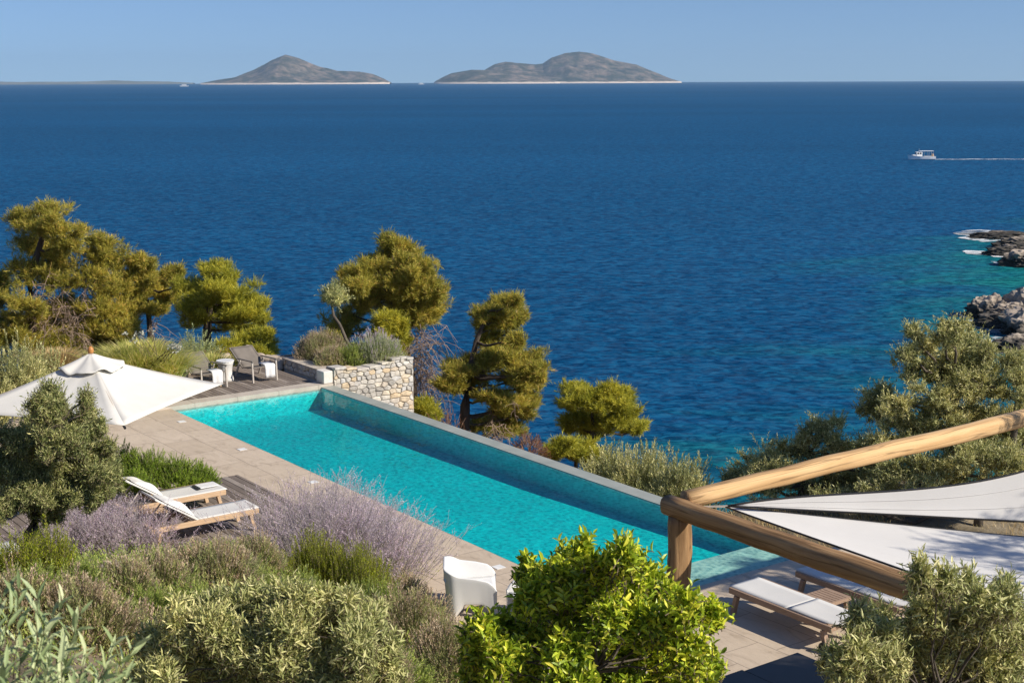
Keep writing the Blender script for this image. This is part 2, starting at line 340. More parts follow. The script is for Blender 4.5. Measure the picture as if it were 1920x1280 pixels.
def shrub(kind, name, base, w, h, label, seed, dp=None, dens=1., group=None, cat='shrub'):
    rng = np.random.default_rng(seed); dp = dp or w*.8; t = thing(name, base, label, cat, group); b = np.asarray(base, float)
    area = (w*dp*.8+h*(w+dp)*1.2); g = Geo(); gs = Geo(); gf = Geo(); S = base
    up = np.array([0, 0, 1.])
    if kind == 'dry':
        n = int(480*area*dens); p, d = dome(rng, b, w, dp, h*.8, n, .55); dd = norm(d*.8+up*.7+.2*rdir(rng, n))
        shoots(g, rng, p, dd, .14, 9, .045, .009, .6, 0, 0, 0, gs, .002)
        n = int(430*area*dens); p, d = dome(rng, b, w, dp, h*.86, n, .75); dd = norm(d*.7+up*.8+.16*rdir(rng, n)); ln = .09+.12*rng.random(n)
        stalks(gs, p, p+dd*ln[:, None], .0022); e = p+dd*(ln*.6)[:, None]
        shoots(gf, rng, e, dd, .06, 6, .026, .012, .5, 0, 0, 0)
        mats = ('dryleaf', 'stem', 'dryhead')
    elif kind == 'sage':
        n = int(95*area*dens)+30; p = b+np.c_[rng.normal(size=n)*w*.2, rng.normal(size=n)*dp*.2, np.zeros(n)]
        dd = norm(np.c_[(p[:, :2]-b[:2])*np.array([2.2/w, 2.2/dp])*.75, np.ones(n)]+.2*rdir(rng, n)); ln = h*(.65+.5*rng.random(n))
        stalks(gs, p, p+dd*ln[:, None], .003)
        shoots(g, rng, p, dd, ln*.62, 12, .05, .012, .8, 0, .15, 0)
        for q in range(9):                 # flowering side sprays
            f = .42+.55*rng.random(n); s0 = p+dd*(ln*f)[:, None]; sdv = norm(dd*.9+.75*rdir(rng, n)*np.array([1, 1, .6])); l2 = .09+.14*rng.random(n)
            stalks(gs, s0, s0+sdv*l2[:, None], .0018); shoots(gf, rng, s0, sdv, l2, 10, .017, .0095, .8, 0, .1, 0)
        mats = ('dryleaf', 'greystem', 'sagebloom')
    elif kind in ('rosemary', 'heath', 'fern'):
        n = int(330*area*dens); p, d = dome(rng, b, w, dp, h*.82, n, .5, .35); dd = norm(d*(.6 if kind != 'heath' else .3)+up*(.9 if kind == 'heath' else .5)+(.25 if kind == 'heath' else .45)*rdir(rng, n)); ln = (.12 if kind != 'heath' else .2)*(.7+.7*rng.random(n))
        shoots(g, rng, p, dd, ln, 20, .034 if kind != 'fern' else .04, .009, .9, .1, 0, 0, gs, .003)
        mats = (kind, 'stem', None)
    elif kind in ('greygreen', 'olive', 'silver'):
        n = int(120*area*dens); p, d = dome(rng, b, w, dp, h*.85, n, .35, .35); dd = norm(d*.7+up*.7+.35*rdir(rng, n))
        shoots(g, rng, p, dd, .24*(.7+.6*rng.random(n)), 14, .072, .019, .85, .05, .05, 0, gs, .0035)
        mats = (kind, 'stem', None)
    elif kind == 'lavgreen':
        n = int(420*area*dens); p, d = dome(rng, b, w, dp, h*.62, n, .45); dd = norm(d*.75+up*.7+.2*rdir(rng, n))
        shoots(g, rng, p, dd, .22*(.6+.7*rng.random(n)), 12, .05, .010, .45, 0, .1, 0, gs, .0025)
        n = int(60*area*dens); p, d = dome(rng, b, w, dp, h*.8, n, .85); dd = norm(d*.5+up+.2*rdir(rng, n)); stalks(gs, p-dd*.1, p+dd*.22, .003); shoots(gf, rng, p+dd*.14, dd, .08, 8, .025, .012, .4, 0, 0, 0)
        mats = ('greygreen', 'greystem', 'sagebloom')
    elif kind in ('grass', 'grassdry'):
        n = int(260*area*dens); p = b+np.c_[rng.normal(size=n)*w*.17, rng.normal(size=n)*dp*.17, np.zeros(n)]
        dd = norm(np.c_[(p[:, :2]-b[:2])*np.array([1.9/w, 1.9/dp]), np.ones(n)*.95]+.3*rdir(rng, n))
        blades(g, rng, p, dd, h*(.75+.5*rng.random(n)), .021, .45)
        mats = ('grassb' if kind == 'grass' else 'grassdry', None, None)
    g.build('foliage', MT[mats[0]], t, False, S)
    if gs.n and mats[1]: gs.build('stems', MT[mats[1]], t, False, S)
    if gf.n and mats[2]: gf.build('flower_heads', MT[mats[2]], t, False, S)
    return t
# ================================================================== THE SETTING
def vnoise(x, y, seed, oct=5, s=1.):
    r = np.random.default_rng(seed); T = r.random((64, 64)); out = 0*x; a = 1.; tot = 0
    for o in range(oct):
        xi = np.floor(x*s).astype(int); yi = np.floor(y*s).astype(int); fx = x*s-xi; fy = y*s-yi
        fx = fx*fx*(3-2*fx); fy = fy*fy*(3-2*fy); g = lambda i, j: T[(xi+i+o*7) % 64, (yi+j+o*13) % 64]
        out = out+a*((g(0, 0)*(1-fx)+g(1, 0)*fx)*(1-fy)+(g(0, 1)*(1-fx)+g(1, 1)*fx)*fy); tot += a; a *= .5; s *= 2.03
    return out/tot
def gridmesh(X, Y, Z):
    g = Geo(); n, m = X.shape; i = np.arange(n-1)[:, None]*m+np.arange(m-1)[None]
    g.add(np.stack([X, Y, Z], -1).reshape(-1, 3), [np.stack([i, i+m, i+m+1, i+1], -1).reshape(-1, 4)]); return g
def local(o): o.location = A0.tolist(); o.rotation_euler.z = ROTL; return o
# --- hillside
l = np.r_[np.arange(-80, -6, 2.), np.arange(-6, 34, .35), np.arange(34, 60, 2.)]; w = np.r_[np.arange(-45, -14, 1.5), np.arange(-14, 16, .35), np.arange(16, 70, 2.)]
Lg, Wg = np.meshgrid(l, w, indexing='ij'); Zg = tz(Lg, Wg)
rough = (vnoise(Lg, Wg, 3, 5, .35)-.5)*np.where(Zg < -1, 1.6, np.where(Zg > .12, .25, 0)); Zg = Zg+rough
inp = (Lg > -.45) & (Lg < 16.4) & (Wg > -.5) & (Wg < 4.28); Zg = np.where(inp, -2.6, Zg)
mg, n_, l_, b_ = nt('hillside')
t1 = noise(n_, l_, .5, 8, .65); r1 = ramp(n_, [(.35, (.07, .055, .035)), (.5, (.15, .12, .075)), (.68, (.27, .225, .16))]); l_.new(t1.outputs[0], r1.inputs[0]); l_.new(r1.outputs[0], b_.inputs['Base Color'])
b_.inputs['Roughness'].default_value = .95
t2 = noise(n_, l_, 9, 6); bp = n_.new('ShaderNodeBump'); bp.inputs['Strength'].default_value = .8; bp.inputs['Distance'].default_value = .05; l_.new(t2.outputs[0], bp.inputs['Height']); l_.new(bp.outputs[0], b_.inputs['Normal'])
tag(local(gridmesh(Lg, Wg, Zg).build('hillside', mg, None, True)), kind='structure')
# --- sea
g = Geo(); rr_ = [0.1, 60, 150, 400, 1200, 4000, 16000]; ns = 96; an = np.arange(ns)*2*math.pi/ns
V = np.concatenate([np.c_[r*np.cos(an), r*np.sin(an), np.full(ns, SEA)] for r in rr_])
i = np.arange(len(rr_)-1)[:, None]*ns; j = np.arange(ns)[None]; k = (j+1) % ns
g.add(V, [np.stack([i+j, i+ns+j, i+ns+k, i+k], -1).reshape(-1, 4)])
ms, n_, l_, b_ = nt('sea_water')
def vm(op, a, b=None, **kw):
    v = n_.new('ShaderNodeVectorMath'); v.operation = op
    for q, x in ((0, a), (1, b)):
        if x is None: continue
        if isinstance(x, tuple): v.inputs[q].default_value = x
        else: l_.new(x, v.inputs[q])
    return v.outputs[0]
def wavenormal(specs):
    acc = (0, 0, 1)
    for sc, st, amp, dist in specs:
        t = noise(n_, l_, sc, 3, .6, st, dist=dist); d = vm('SUBTRACT', t.outputs['Color'], (.5, .5, .5)); acc = vm('ADD', acc, vm('MULTIPLY', d, (amp, amp, 0)))
    return vm('NORMALIZE', acc)
wv = wavenormal([(.09, (.6, 1, 1), .18, .6), (.8, (.75, 1, 1), 1.0, .8), (2.0, (.7, 1, 1), 1.2, .5), (5, (1, 1, 1), .5, 0)])
n_.remove(b_); df = n_.new('ShaderNodeBsdfDiffuse'); gs_ = n_.new('ShaderNodeBsdfGlossy'); gs_.inputs['Roughness'].default_value = .18; l_.new(wv, gs_.inputs['Normal'])
fr = n_.new('ShaderNodeFresnel'); fr.inputs[0].default_value = 1.33; l_.new(wv, fr.inputs[1]); mxs = n_.new('ShaderNodeMixShader')
l_.new(df.outputs[0], mxs.inputs[1]); l_.new(gs_.outputs[0], mxs.inputs[2]); l_.new(mxs.outputs[0], n_['Material Output'].inputs[0])
def math_(op, a, b=None):
    v = n_.new('ShaderNodeMath'); v.operation = op
    for q, x in ((0, a), (1, b)):
        if x is None: continue
        if isinstance(x, (int, float)): v.inputs[q].default_value = x
        else: l_.new(x, v.inputs[q])
    return v.outputs[0]
l_.new(math_('MULTIPLY', fr.outputs[0], .14), mxs.inputs[0])   # steep wavelets hide most of the grazing mirror
tc = n_.new('ShaderNodeTexCoord'); sx = n_.new('ShaderNodeSeparateXYZ'); l_.new(tc.outputs['Object'], sx.inputs[0])
ns1 = noise(n_, l_, .03, 4, .6, (.45, 1, 1), dist=.8)
sh = math_('ADD', math_('SUBTRACT', sx.outputs[0], math_('MULTIPLY', math_('SUBTRACT', sx.outputs[1], 60), .39)), math_('MULTIPLY', math_('SUBTRACT', ns1.outputs[0], .5), 110))
sh = math_('SUBTRACT', sh, math_('MULTIPLY', math_('MAXIMUM', math_('SUBTRACT', sx.outputs[1], 200), 0), .45))
mr = n_.new('ShaderNodeMapRange'); mr.interpolation_type = 'SMOOTHSTEP'; mr.inputs[1].default_value = -14; mr.inputs[2].default_value = 32; l_.new(sh, mr.inputs[0])
patch = noise(n_, l_, .004, 3, .6, (.3, 1, 1)); rp = ramp(n_, [(.35, (.003, .058, .148)), (.65, (.004, .072, .182))]); l_.new(patch.outputs[0], rp.inputs[0])
chop = noise(n_, l_, .95, 6, .7, (.75, 1, 1), dist=.7); rc = ramp(n_, [(.41, (.25, .38, .48)), (.5, (.9, .92, .95)), (.61, (2.6, 1.75, 1.5))]); l_.new(chop.outputs[0], rc.inputs[0])  # light crests and dark troughs of the ripples put into the sea colour
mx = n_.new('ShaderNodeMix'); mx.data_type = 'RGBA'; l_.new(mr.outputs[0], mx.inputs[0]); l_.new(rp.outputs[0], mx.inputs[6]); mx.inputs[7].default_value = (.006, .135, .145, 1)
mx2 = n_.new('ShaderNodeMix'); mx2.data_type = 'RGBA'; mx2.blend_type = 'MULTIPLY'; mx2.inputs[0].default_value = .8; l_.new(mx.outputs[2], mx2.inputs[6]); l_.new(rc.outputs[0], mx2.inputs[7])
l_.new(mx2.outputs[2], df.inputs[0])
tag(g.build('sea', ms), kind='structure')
# --- islands and the far coast
mi, n_, l_, b_ = nt('island_ground'); b_.inputs['Roughness'].default_value = 1; b_.inputs['Specular IOR Level'].default_value = .1
ta = noise(n_, l_, .010, 8, .75); ra = ramp(n_, [(.40, (.025, .036, .02)), (.5, (.09, .08, .06)), (.60, (.20, .16, .125))]); l_.new(ta.outputs[0], ra.inputs[0])
tb = noise(n_, l_, .0022, 3, .5); rb = ramp(n_, [(.4, (.7, .75, .7)), (.6, (1.15, 1.05, 1.0))]); l_.new(tb.outputs[0], rb.inputs[0])
m1 = n_.new('ShaderNodeMix'); m1.data_type = 'RGBA'; m1.blend_type = 'MULTIPLY'; m1.inputs[0].default_value = .9; l_.new(ra.outputs[0], m1.inputs[6]); l_.new(rb.outputs[0], m1.inputs[7])
tc = n_.new('ShaderNodeTexCoord'); sx = n_.new('ShaderNodeSeparateXYZ'); l_.new(tc.outputs['Object'], sx.inputs[0])
tn = noise(n_, l_, .01, 4); zz = math_('ADD', sx.outputs[2], math_('MULTIPLY', math_('SUBTRACT', tn.outputs[0], .5), 22))
mr = n_.new('ShaderNodeMapRange'); mr.inputs[1].default_value = 9; mr.inputs[2].default_value = 15; l_.new(zz, mr.inputs[0])
m2 = n_.new('ShaderNodeMix'); m2.data_type = 'RGBA'; l_.new(mr.outputs[0], m2.inputs[0]); m2.inputs[6].default_value = (.62, .52, .42, 1); l_.new(m1.outputs[2], m2.inputs[7]); l_.new(m2.outputs[2], b_.inputs['Base Color'])
def island(name, prof, D, seed, depth, yb, mat, rough=.55):
    pr = np.array(prof, float); px = np.linspace(pr[0, 0], pr[-1, 0], 220); py = np.interp(px, pr[:, 0], pr[:, 1]); base = np.interp(px, [pr[0, 0], pr[-1, 0]], [pr[0, 1], pr[-1, 1]])
    xw = (px-960)/F*D; H = np.clip(base-py, 0, None)/F*D; vv = np.linspace(-1, 1, 61)
    wid = depth*np.sin(np.linspace(0.02, math.pi-.02, len(px)))**.5
    X = np.repeat(xw[:, None], 61, 1); Yo = wid[:, None]*vv[None]*.5
    nz = vnoise(X/260+50, Yo/260+50, seed, 6, 1.); rid = 1-np.abs(vnoise(X/520+20, Yo/900+20, seed+1, 4, 1.)*2-1)
    Z = H[:, None]*np.clip(1-np.abs(vv)[None]**1.25, 0, 1)*(1+rough*(nz-.55)*(np.abs(vv)[None]*2.5+.15)-rough*1.2*(1-rid)*np.abs(vv)[None]**.6)+14*(1-np.abs(vv)[None]**4)*(.6+.8*nz)-1
    o = gridmesh(X, Yo, Z).build(name, mat, None, True); o.location = (0, D, SEA); return tag(o, kind='structure')
island('island', [(390, 160), (420, 154), (450, 150), (490, 133), (520, 117), (545, 109), (570, 115), (595, 124), (612, 129), (640, 136), (680, 137.5), (705, 142), (725, 150), (738, 157)], 12000, 5, 1500, 156, mi)
island('island', [(818, 154), (835, 145), (850, 138), (888, 131), (925, 133), (960, 138), (1010, 146), (1050, 154)], 11700, 8, 1100, 154, mi)
island('island', [(860, 154), (900, 139), (930, 121), (950, 116), (975, 119), (1005, 122), (1018, 121), (1035, 110), (1060, 102), (1085, 99.5), (1110, 103.5), (1150, 117), (1190, 124), (1225, 137), (1250, 147), (1272, 153)], 12400, 11, 1600, 154, mi)
mcst = M('coast_ground', (.2, .19, .16), (.1, .11, .08), .95, .004)
island('coast', [(-420, 150), (-300, 142), (-150, 147), (0, 152), (60, 154), (150, 155), (220, 153.5), (260, 155), (320, 157), (375, 160)], 15200, 21, 900, 160, mcst, .1)
# --- paving (stone terrace), wooden decks
mp, n_, l_, b_ = nt('stone_paving'); b_.inputs['Roughness'].default_value = .75
bk = n_.new('ShaderNodeTexBrick'); tc = n_.new('ShaderNodeTexCoord'); nd = noise(n_, l_, .8, 2); 
dv = vm('MULTIPLY', vm('SUBTRACT', nd.outputs['Color'], (.5, .5, .5)), (.10, .10, 0)); l_.new(vm('ADD', tc.outputs['Object'], dv), bk.inputs[0])
bk.inputs['Scale'].default_value = 1; bk.inputs['Brick Width'].default_value = 1.15; bk.inputs['Row Height'].default_value = .72; bk.inputs['Mortar Size'].default_value = .007; bk.inputs['Mortar Smooth'].default_value = .4; bk.offset = .37; bk.squash = .8; bk.squash_frequency = 3
bk.inputs['Color1'].default_value = (.475, .39, .295, 1); bk.inputs['Color2'].default_value = (.53, .44, .34, 1); bk.inputs['Mortar'].default_value = (.22, .175, .14, 1)
tv = noise(n_, l_, 1.6, 8, .68, (1, 2.2, 1), dist=1.4); rv = ramp(n_, [(.28, (.66, .63, .60)), (.46, (.97, .96, .95)), (.72, (1.1, 1.1, 1.1))]); l_.new(tv.outputs[0], rv.inputs[0])
m1 = n_.new('ShaderNodeMix'); m1.data_type = 'RGBA'; m1.blend_type = 'MULTIPLY'; m1.inputs[0].default_value = 1; l_.new(bk.outputs[0], m1.inputs[6]); l_.new(rv.outputs[0], m1.inputs[7]); l_.new(m1.outputs[2], b_.inputs['Base Color'])
bp = n_.new('ShaderNodeBump'); bp.inputs['Strength'].default_value = .35; bp.inputs['Distance'].default_value = .01; tq = noise(n_, l_, 14, 6); l_.new(tq.outputs[0], bp.inputs['Height']); l_.new(bp.outputs[0], b_.inputs['Normal'])
def lbox(g, l0, l1, w0, w1, z0, z1): g.box(((l0+l1)/2, (w0+w1)/2, (z0+z1)/2), (l1-l0, w1-w0, z1-z0))
g = Geo(); lbox(g, -.44, 32, -13, 0, -.12, 0); lbox(g, 16.0, 32, 0, 5.7, -.12, 0); lbox(g, -7, -.44, -13, -2.7, -.12, 0)
tag(local(g.build('terrace_paving', mp)), kind='structure')
mdk, n_, l_, b_ = nt('grey_decking'); b_.inputs['Roughness'].default_value = .8
gm = n_.new('ShaderNodeNewGeometry'); r1 = ramp(n_, [(0, (.135, .105, .085)), (.6, (.215, .175, .145)), (1, (.29, .245, .21))]); l_.new(gm.outputs['Random Per Island'], r1.inputs[0])
tv = noise(n_, l_, 3, 6, .6, (1, 14, 14)); rv = ramp(n_, [(.3, (.7, .7, .7)), (.7, (1.2, 1.2, 1.2))]); l_.new(tv.outputs[0], rv.inputs[0])
m1 = n_.new('ShaderNodeMix'); m1.data_type = 'RGBA'; m1.blend_type = 'MULTIPLY'; m1.inputs[0].default_value = 1; l_.new(r1.outputs[0], m1.inputs[6]); l_.new(rv.outputs[0], m1.inputs[7]); l_.new(m1.outputs[2], b_.inputs['Base Color'])
rg = np.random.default_rng(4)
def decking(name, l0, l1, w0, w1, zt, pw=.12, gap=.014):
    g = Geo(); x = w0
    while x < w1:
        c = l0
        while c < l1:
            e = min(l1, c+2.2+rg.random()*1.4); lbox(g, c+.002, e-.002, x, min(x+pw-gap, w1), zt-.03, zt+rg.random()*.003); c = e
        x += pw
    return tag(local(g.build(name, mdk)), kind='structure')
decking('pool_deck', -3.5, -.43, -2.68, 4.02, .035)
decking('lounger_deck', 6.25, 10.6, -6.4, -1.3, .035, .14)
g = Geo(); lbox(g, -3.6, -.45, -2.69, 4.1, -.3, -.01); tag(local(g.build('deck_base', MT['soil'])), kind='structure')
# --- the pool
MT['coping'] = M('pale_coping', (.52, .46, .39), (.40, .35, .295), .7, 2.5, bump=.2)
MT['wetcoping'] = M('grey_green_coping', (.36, .375, .335), (.25, .27, .24), .45, 1.7, detail=7, bump=.2)
mt_, n_, l_, b_ = nt('pool_tile'); b_.inputs['Roughness'].default_value = .5
tc = n_.new('ShaderNodeTexCoord'); vo = n_.new('ShaderNodeTexVoronoi'); vo.inputs['Scale'].default_value = 16; l_.new(tc.outputs['Object'], vo.inputs[0])
sp = n_.new('ShaderNodeSeparateColor'); l_.new(vo.outputs['Color'], sp.inputs[0]); r1 = ramp(n_, [(0, (.40, .63, .61)), (1, (.54, .79, .75))]); l_.new(sp.outputs[0], r1.inputs[0])
tv = noise(n_, l_, .5, 5, .6); rv = ramp(n_, [(.3, (.88, .9, .9)), (.7, (1.1, 1.08, 1.08))]); l_.new(tv.outputs[0], rv.inputs[0])
m1 = n_.new('ShaderNodeMix'); m1.data_type = 'RGBA'; m1.blend_type = 'MULTIPLY'; m1.inputs[0].default_value = 1; l_.new(r1.outputs[0], m1.inputs[6]); l_.new(rv.outputs[0], m1.inputs[7]); l_.new(m1.outputs[2], b_.inputs['Base Color'])
pool = thing('swimming_pool', A0, 'long turquoise infinity pool with pale stone coping above the sea', 'pool', rz=ROTL)
g = Geo(); nn = 40; ll_ = np.linspace(-.1, 14.97, nn); zf = np.interp(ll_, [0, 3, 9, 13, 15], [-.56, -.56, -.52, -.42, -.38])
g = gridmesh(np.repeat(ll_[:, None], 2, 1), np.repeat([[-.12, 4.1]], nn, 0), np.repeat(zf[:, None], 2, 1)); g.build('pool_floor', mt_, pool)
g = Geo(); lbox(g, -.15, 16.1, -.15, .003, -1.3, -.123); g.build('pool_wall', mt_, pool)
g = Geo(); lbox(g, 0, 16.1, 3.972, 4.16, -1.3, -.03); g.build('pool_wall', mt_, pool)
g = Geo(); lbox(g, -.2, .004, .004, 3.97, -1.3, -.10); g.build('pool_wall', mt_, pool)
g = Geo(); lbox(g, 16.0-.004, 16.2, .004, 3.97, -1.3, -.123); g.build('pool_wall', mt_, pool)
g = Geo(); lbox(g, 14.97, 15.99, .004, 3.97, -1.2, -.092); g.build('shallow_ledge', M('ledge_tile', (.66, .66, .55), (.50, .52, .44), .6, 3, bump=.1), pool)
g = Geo(); rg = np.random.default_rng(9); c = 0.
while c < 16.3:
    e = min(16.35, c+.95); lbox(g, c, e-.006, 3.98, 4.33, -.16, -.012+rg.random()*.002); c = e
g.build('sea_coping', MT['wetcoping'], pool)
g = Geo(); c = -2.69
while c < 4.3:
    e = min(4.33, c+1.1); lbox(g, -.425, -.002, c, e-.006, -.12, .045+rg.random()*.002); c = e
g.build('end_coping', MT['coping'], pool)
g = Geo(); lbox(g, -.3, 16.35, 4.16, 4.32, -3.2, -.163); g.build('outer_wall', MT['wetcoping'], pool)
mw, n_, l_, b_ = nt('pool_water'); n_.remove(b_)
wv = wavenormal([(1.6, (1, 1, 1), .10, .4), (7, (1, 1, 1), .22, .6), (20, (1, 1, 1), .14, 0)])
fr = n_.new('ShaderNodeFresnel'); fr.inputs[0].default_value = 1.33; l_.new(wv, fr.inputs[1])
gl = n_.new('ShaderNodeBsdfGlossy'); gl.inputs['Roughness'].default_value = .03; l_.new(wv, gl.inputs['Normal']); gl.inputs['Color'].default_value = (.42, .42, .42, 1)
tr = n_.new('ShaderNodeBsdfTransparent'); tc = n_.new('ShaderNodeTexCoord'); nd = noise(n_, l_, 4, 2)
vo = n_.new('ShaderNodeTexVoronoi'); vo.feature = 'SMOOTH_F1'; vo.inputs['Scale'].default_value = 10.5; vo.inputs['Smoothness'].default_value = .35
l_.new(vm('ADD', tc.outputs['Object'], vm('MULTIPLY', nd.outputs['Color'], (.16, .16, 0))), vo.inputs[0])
rc = ramp(n_, [(.08, (.46, .57, .62)), (.40, (.82, .88, .90)), (.66, (1, 1, 1))]); l_.new(vo.outputs['Distance'], rc.inputs[0]); l_.new(rc.outputs[0], tr.inputs[0])  # caustic pattern of the sunlight put into the water's transmission colour
gb = n_.new('ShaderNodeNewGeometry'); fac = math_('MULTIPLY', fr.outputs[0], math_('SUBTRACT', 1, gb.outputs['Backfacing']))   # no mirror on the underside
mxs = n_.new('ShaderNodeMixShader'); l_.new(fac, mxs.inputs[0]); l_.new(tr.outputs[0], mxs.inputs[1]); l_.new(gl.outputs[0], mxs.inputs[2])
va = n_.new('ShaderNodeVolumeAbsorption'); va.inputs['Color'].default_value = (.0, .945, .955, 1); va.inputs['Density'].default_value = 2.9
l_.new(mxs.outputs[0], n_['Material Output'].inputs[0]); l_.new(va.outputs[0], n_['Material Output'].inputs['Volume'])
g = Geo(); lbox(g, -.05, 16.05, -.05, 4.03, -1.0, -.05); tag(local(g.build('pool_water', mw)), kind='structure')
# --- deck lights
def rootbox(parent, name, mat, *a, bevel=0): g = Geo(); lbox(g, *a); return g.build(name, MT[mat], parent, bevel=bevel)
for i_, (ll0, lab) in enumerate([(1.36, 'square white paving light nearest the umbrella tip and the far deck'), (4.42, 'square white paving light second from the far end of the pool edge'), (7.48, 'square white paving light beside the tall lavender sprays, under the bloom tips'), (10.42, 'square white paving light just right of the lilac sage bush'), (13.5, 'square white paving light behind the white armchair')]):
    o = thing('paving_light', K(ll0, -.32, 0), lab, 'paving light', 'lights set in the paving along the pool', ROTL)
    rootbox(o, 'frame', 'metal', -.095, .095, -.095, .095, -.01, .004); rootbox(o, 'lens', 'glass', -.08, .08, -.08, .08, -.005, .008)
# --- stone planter wall
rg = np.random.default_rng(12)
mstn, n_, l_, b_ = nt('rubble_stone'); b_.inputs['Roughness'].default_value = .9
gm = n_.new('ShaderNodeNewGeometry'); r1 = ramp(n_, [(0, (.36, .335, .30)), (.3, (.52, .49, .445)), (.55, (.62, .565, .475)), (.75, (.60, .47, .31)), (.88, (.47, .46, .45)), (1, (.70, .67, .61))]); l_.new(gm.outputs['Random Per Island'], r1.inputs[0])
tv = noise(n_, l_, 9, 6, .65); rv = ramp(n_, [(.3, (.7, .7, .7)), (.7, (1.2, 1.2, 1.2))]); l_.new(tv.outputs[0], rv.inputs[0])
m1 = n_.new('ShaderNodeMix'); m1.data_type = 'RGBA'; m1.blend_type = 'MULTIPLY'; m1.inputs[0].default_value = 1; l_.new(r1.outputs[0], m1.inputs[6]); l_.new(rv.outputs[0], m1.inputs[7]); l_.new(m1.outputs[2], b_.inputs['Base Color'])
bp = n_.new('ShaderNodeBump'); bp.inputs['Strength'].default_value = .6; bp.inputs['Distance'].default_value = .02; l_.new(tv.outputs[0], bp.inputs['Height']); l_.new(bp.outputs[0], b_.inputs['Normal'])
wall = thing('planter_wall', K(0, 4.1, 0), 'rubble stone planter wall at the pool corner with beige and ochre stones', 'wall', rz=ROTL)
topz = lambda x: float(np.interp(x, [0, .25, 1.2, 1.8, 2.15, 2.6], [.42, .42, .27, .36, .46, .38]))
def stones(g, x0, x1, zb, zt, yf, dirx=True, cell=.15):
    pts = []; z = zb; r_ = 0
    while z < .75:
        h = cell*(.55+.6*rg.random()); x = x0-.1+rg.random()*.1
        while x < x1+.15: ww = h*(1.0+1.5*rg.random()); pts.append((x+ww/2, z+h/2+(rg.random()-.5)*h*.5)); x += ww
        z += h
    pts = np.array(pts)*np.array([1, 1.45])
    for a, p in enumerate(pts):
        poly = [p+np.array(q) for q in ((-.4, -.4), (.4, -.4), (.4, .4), (-.4, .4))]
        dd = np.hypot(*(pts-p).T)
        for b in np.argsort(dd)[1:22]:
            m_ = (pts[b]+p)/2; nn_ = (pts[b]-p)/dd[b]; out = []
            for q in range(len(poly)):
                u_, v_ = poly[q], poly[(q+1) % len(poly)]; du, dv = (u_-m_)@nn_, (v_-m_)@nn_
                if du <= 0: out.append(u_)
                if du*dv < 0: out.append(u_+(v_-u_)*du/(du-dv))
            poly = out
            if len(poly) < 3: break
        if len(poly) < 3: continue
        P2 = np.array(poly)/np.array([1, 1.45]); P2[:, 0] = np.clip(P2[:, 0], x0, x1); P2[:, 1] = np.minimum(P2[:, 1], [zt(q) for q in P2[:, 0]]); P2[:, 1] = np.maximum(P2[:, 1], zb)
        c_ = P2.mean(0); ext = np.ptp(P2, axis=0)
        if ext[0] < .05 or ext[1] < .035: continue
        gap = 1-.016/ext; pr = .015+.04*rg.random(); m_ = len(P2); v = []
        for f, dp_ in ((1, -.06), (1, pr*.55), (.74, pr)):
            for q in P2: w_ = c_+(q-c_)*gap*f; v.append((w_[0], w_[1], yf+dp_+.008*rg.random()*(dp_ > 0)))
        v = np.array(v); v = np.c_[v[:, 2], v[:, 0], v[:, 1]] if dirx else np.c_[v[:, 0], -v[:, 2], v[:, 1]]
        fs = [np.array([[k*m_+q, k*m_+(q+1) % m_, (k+1)*m_+(q+1) % m_, (k+1)*m_+q] for k in (0, 1) for q in range(m_)]), np.array([[2*m_+q for q in range(m_)]])]
        g.add(v, fs)
# local frame of the wall: x = towards camera (l), y = seaward (w)
g = Geo()
for q in range(26): lbox(g, -.4, -.03, .3+q*.089 if q else 0.24, .3+(q+1)*.089-.001, -2.6, topz(.3+q*.089)-.03)
g.build('core', M('mortar', (.34, .30, .25), (.22, .19, .16), .95, 12, bump=.4), wall)
g = Geo(); stones(g, .24, 2.6, -1.9, topz, -.03); g.build('stone_face', mstn, wall)
g = Geo(); stones(g, -2.5, -.42, .02, lambda x: .27, -.18, False); g.build('low_side_wall', mstn, wall)
g = Geo(); lbox(g, -2.6, -.42, .19, .5, -.3, .25); g.build('low_side_core', MT['render'], wall)
g = Geo()
c = -2.6
while c < -.45: e = min(-.42, c+.4+.3*rg.random()); lbox(g, c, e-.01, .14, .56, .262, .30+.012*rg.random()); c = e
g.build('cap_stones', MT['coping'], wall)
rootbox(wall, 'end_post', 'render', -.415, -.03, -.03, .235, .05, .36, bevel=.02)
x = .26; g = Geo()
while x < 2.55: e = min(2.6, x+.18+.2*rg.random()); g.box((-.2, (x+e)/2, topz((x+e)/2)+.0), (.46, e-x-.012, .06), (1, 0, .05)); x = e
g.build('cap_stones', mstn, wall, bevel=.012)
g = Geo(); lbox(g, -3.4, -.41, .5, 2.5, -2.5, .2); g.build('planting_soil', MT['soil'], wall)
# ================================================================== THINGS
import bmesh
from mathutils import noise as mnoise
def rock(name, c, size, seed, label, mat, sub=4, amp=.38, freq=1.6, group=None, cat='rock', kind=None, rz=0.):
    bm = bmesh.new(); bmesh.ops.create_icosphere(bm, subdivisions=sub, radius=1); off = Vector((seed*3.7, seed*1.3, 0))
    for v in bm.verts:
        d = v.co.copy(); n1 = mnoise.ridged_multi_fractal(d*freq+off, 1, 2.1, 6, 1, 2)*.5-.5; n2 = mnoise.fractal(d*freq*3+off, 1, 2, 4)
        v.co = d*(1+amp*n1+amp*.35*n2)
    me = bpy.data.meshes.new(name); bm.to_mesh(me); bm.free(); me.materials.append(mat)
    me.polygons.foreach_set('use_smooth', np.zeros(len(me.polygons), bool))
    o = bpy.data.objects.new(name, me); C.collection.objects.link(o); o.location = [float(x) for x in c]; o.scale = size; o.rotation_euler.z = rz
    return tag(o, label, cat, group, kind)
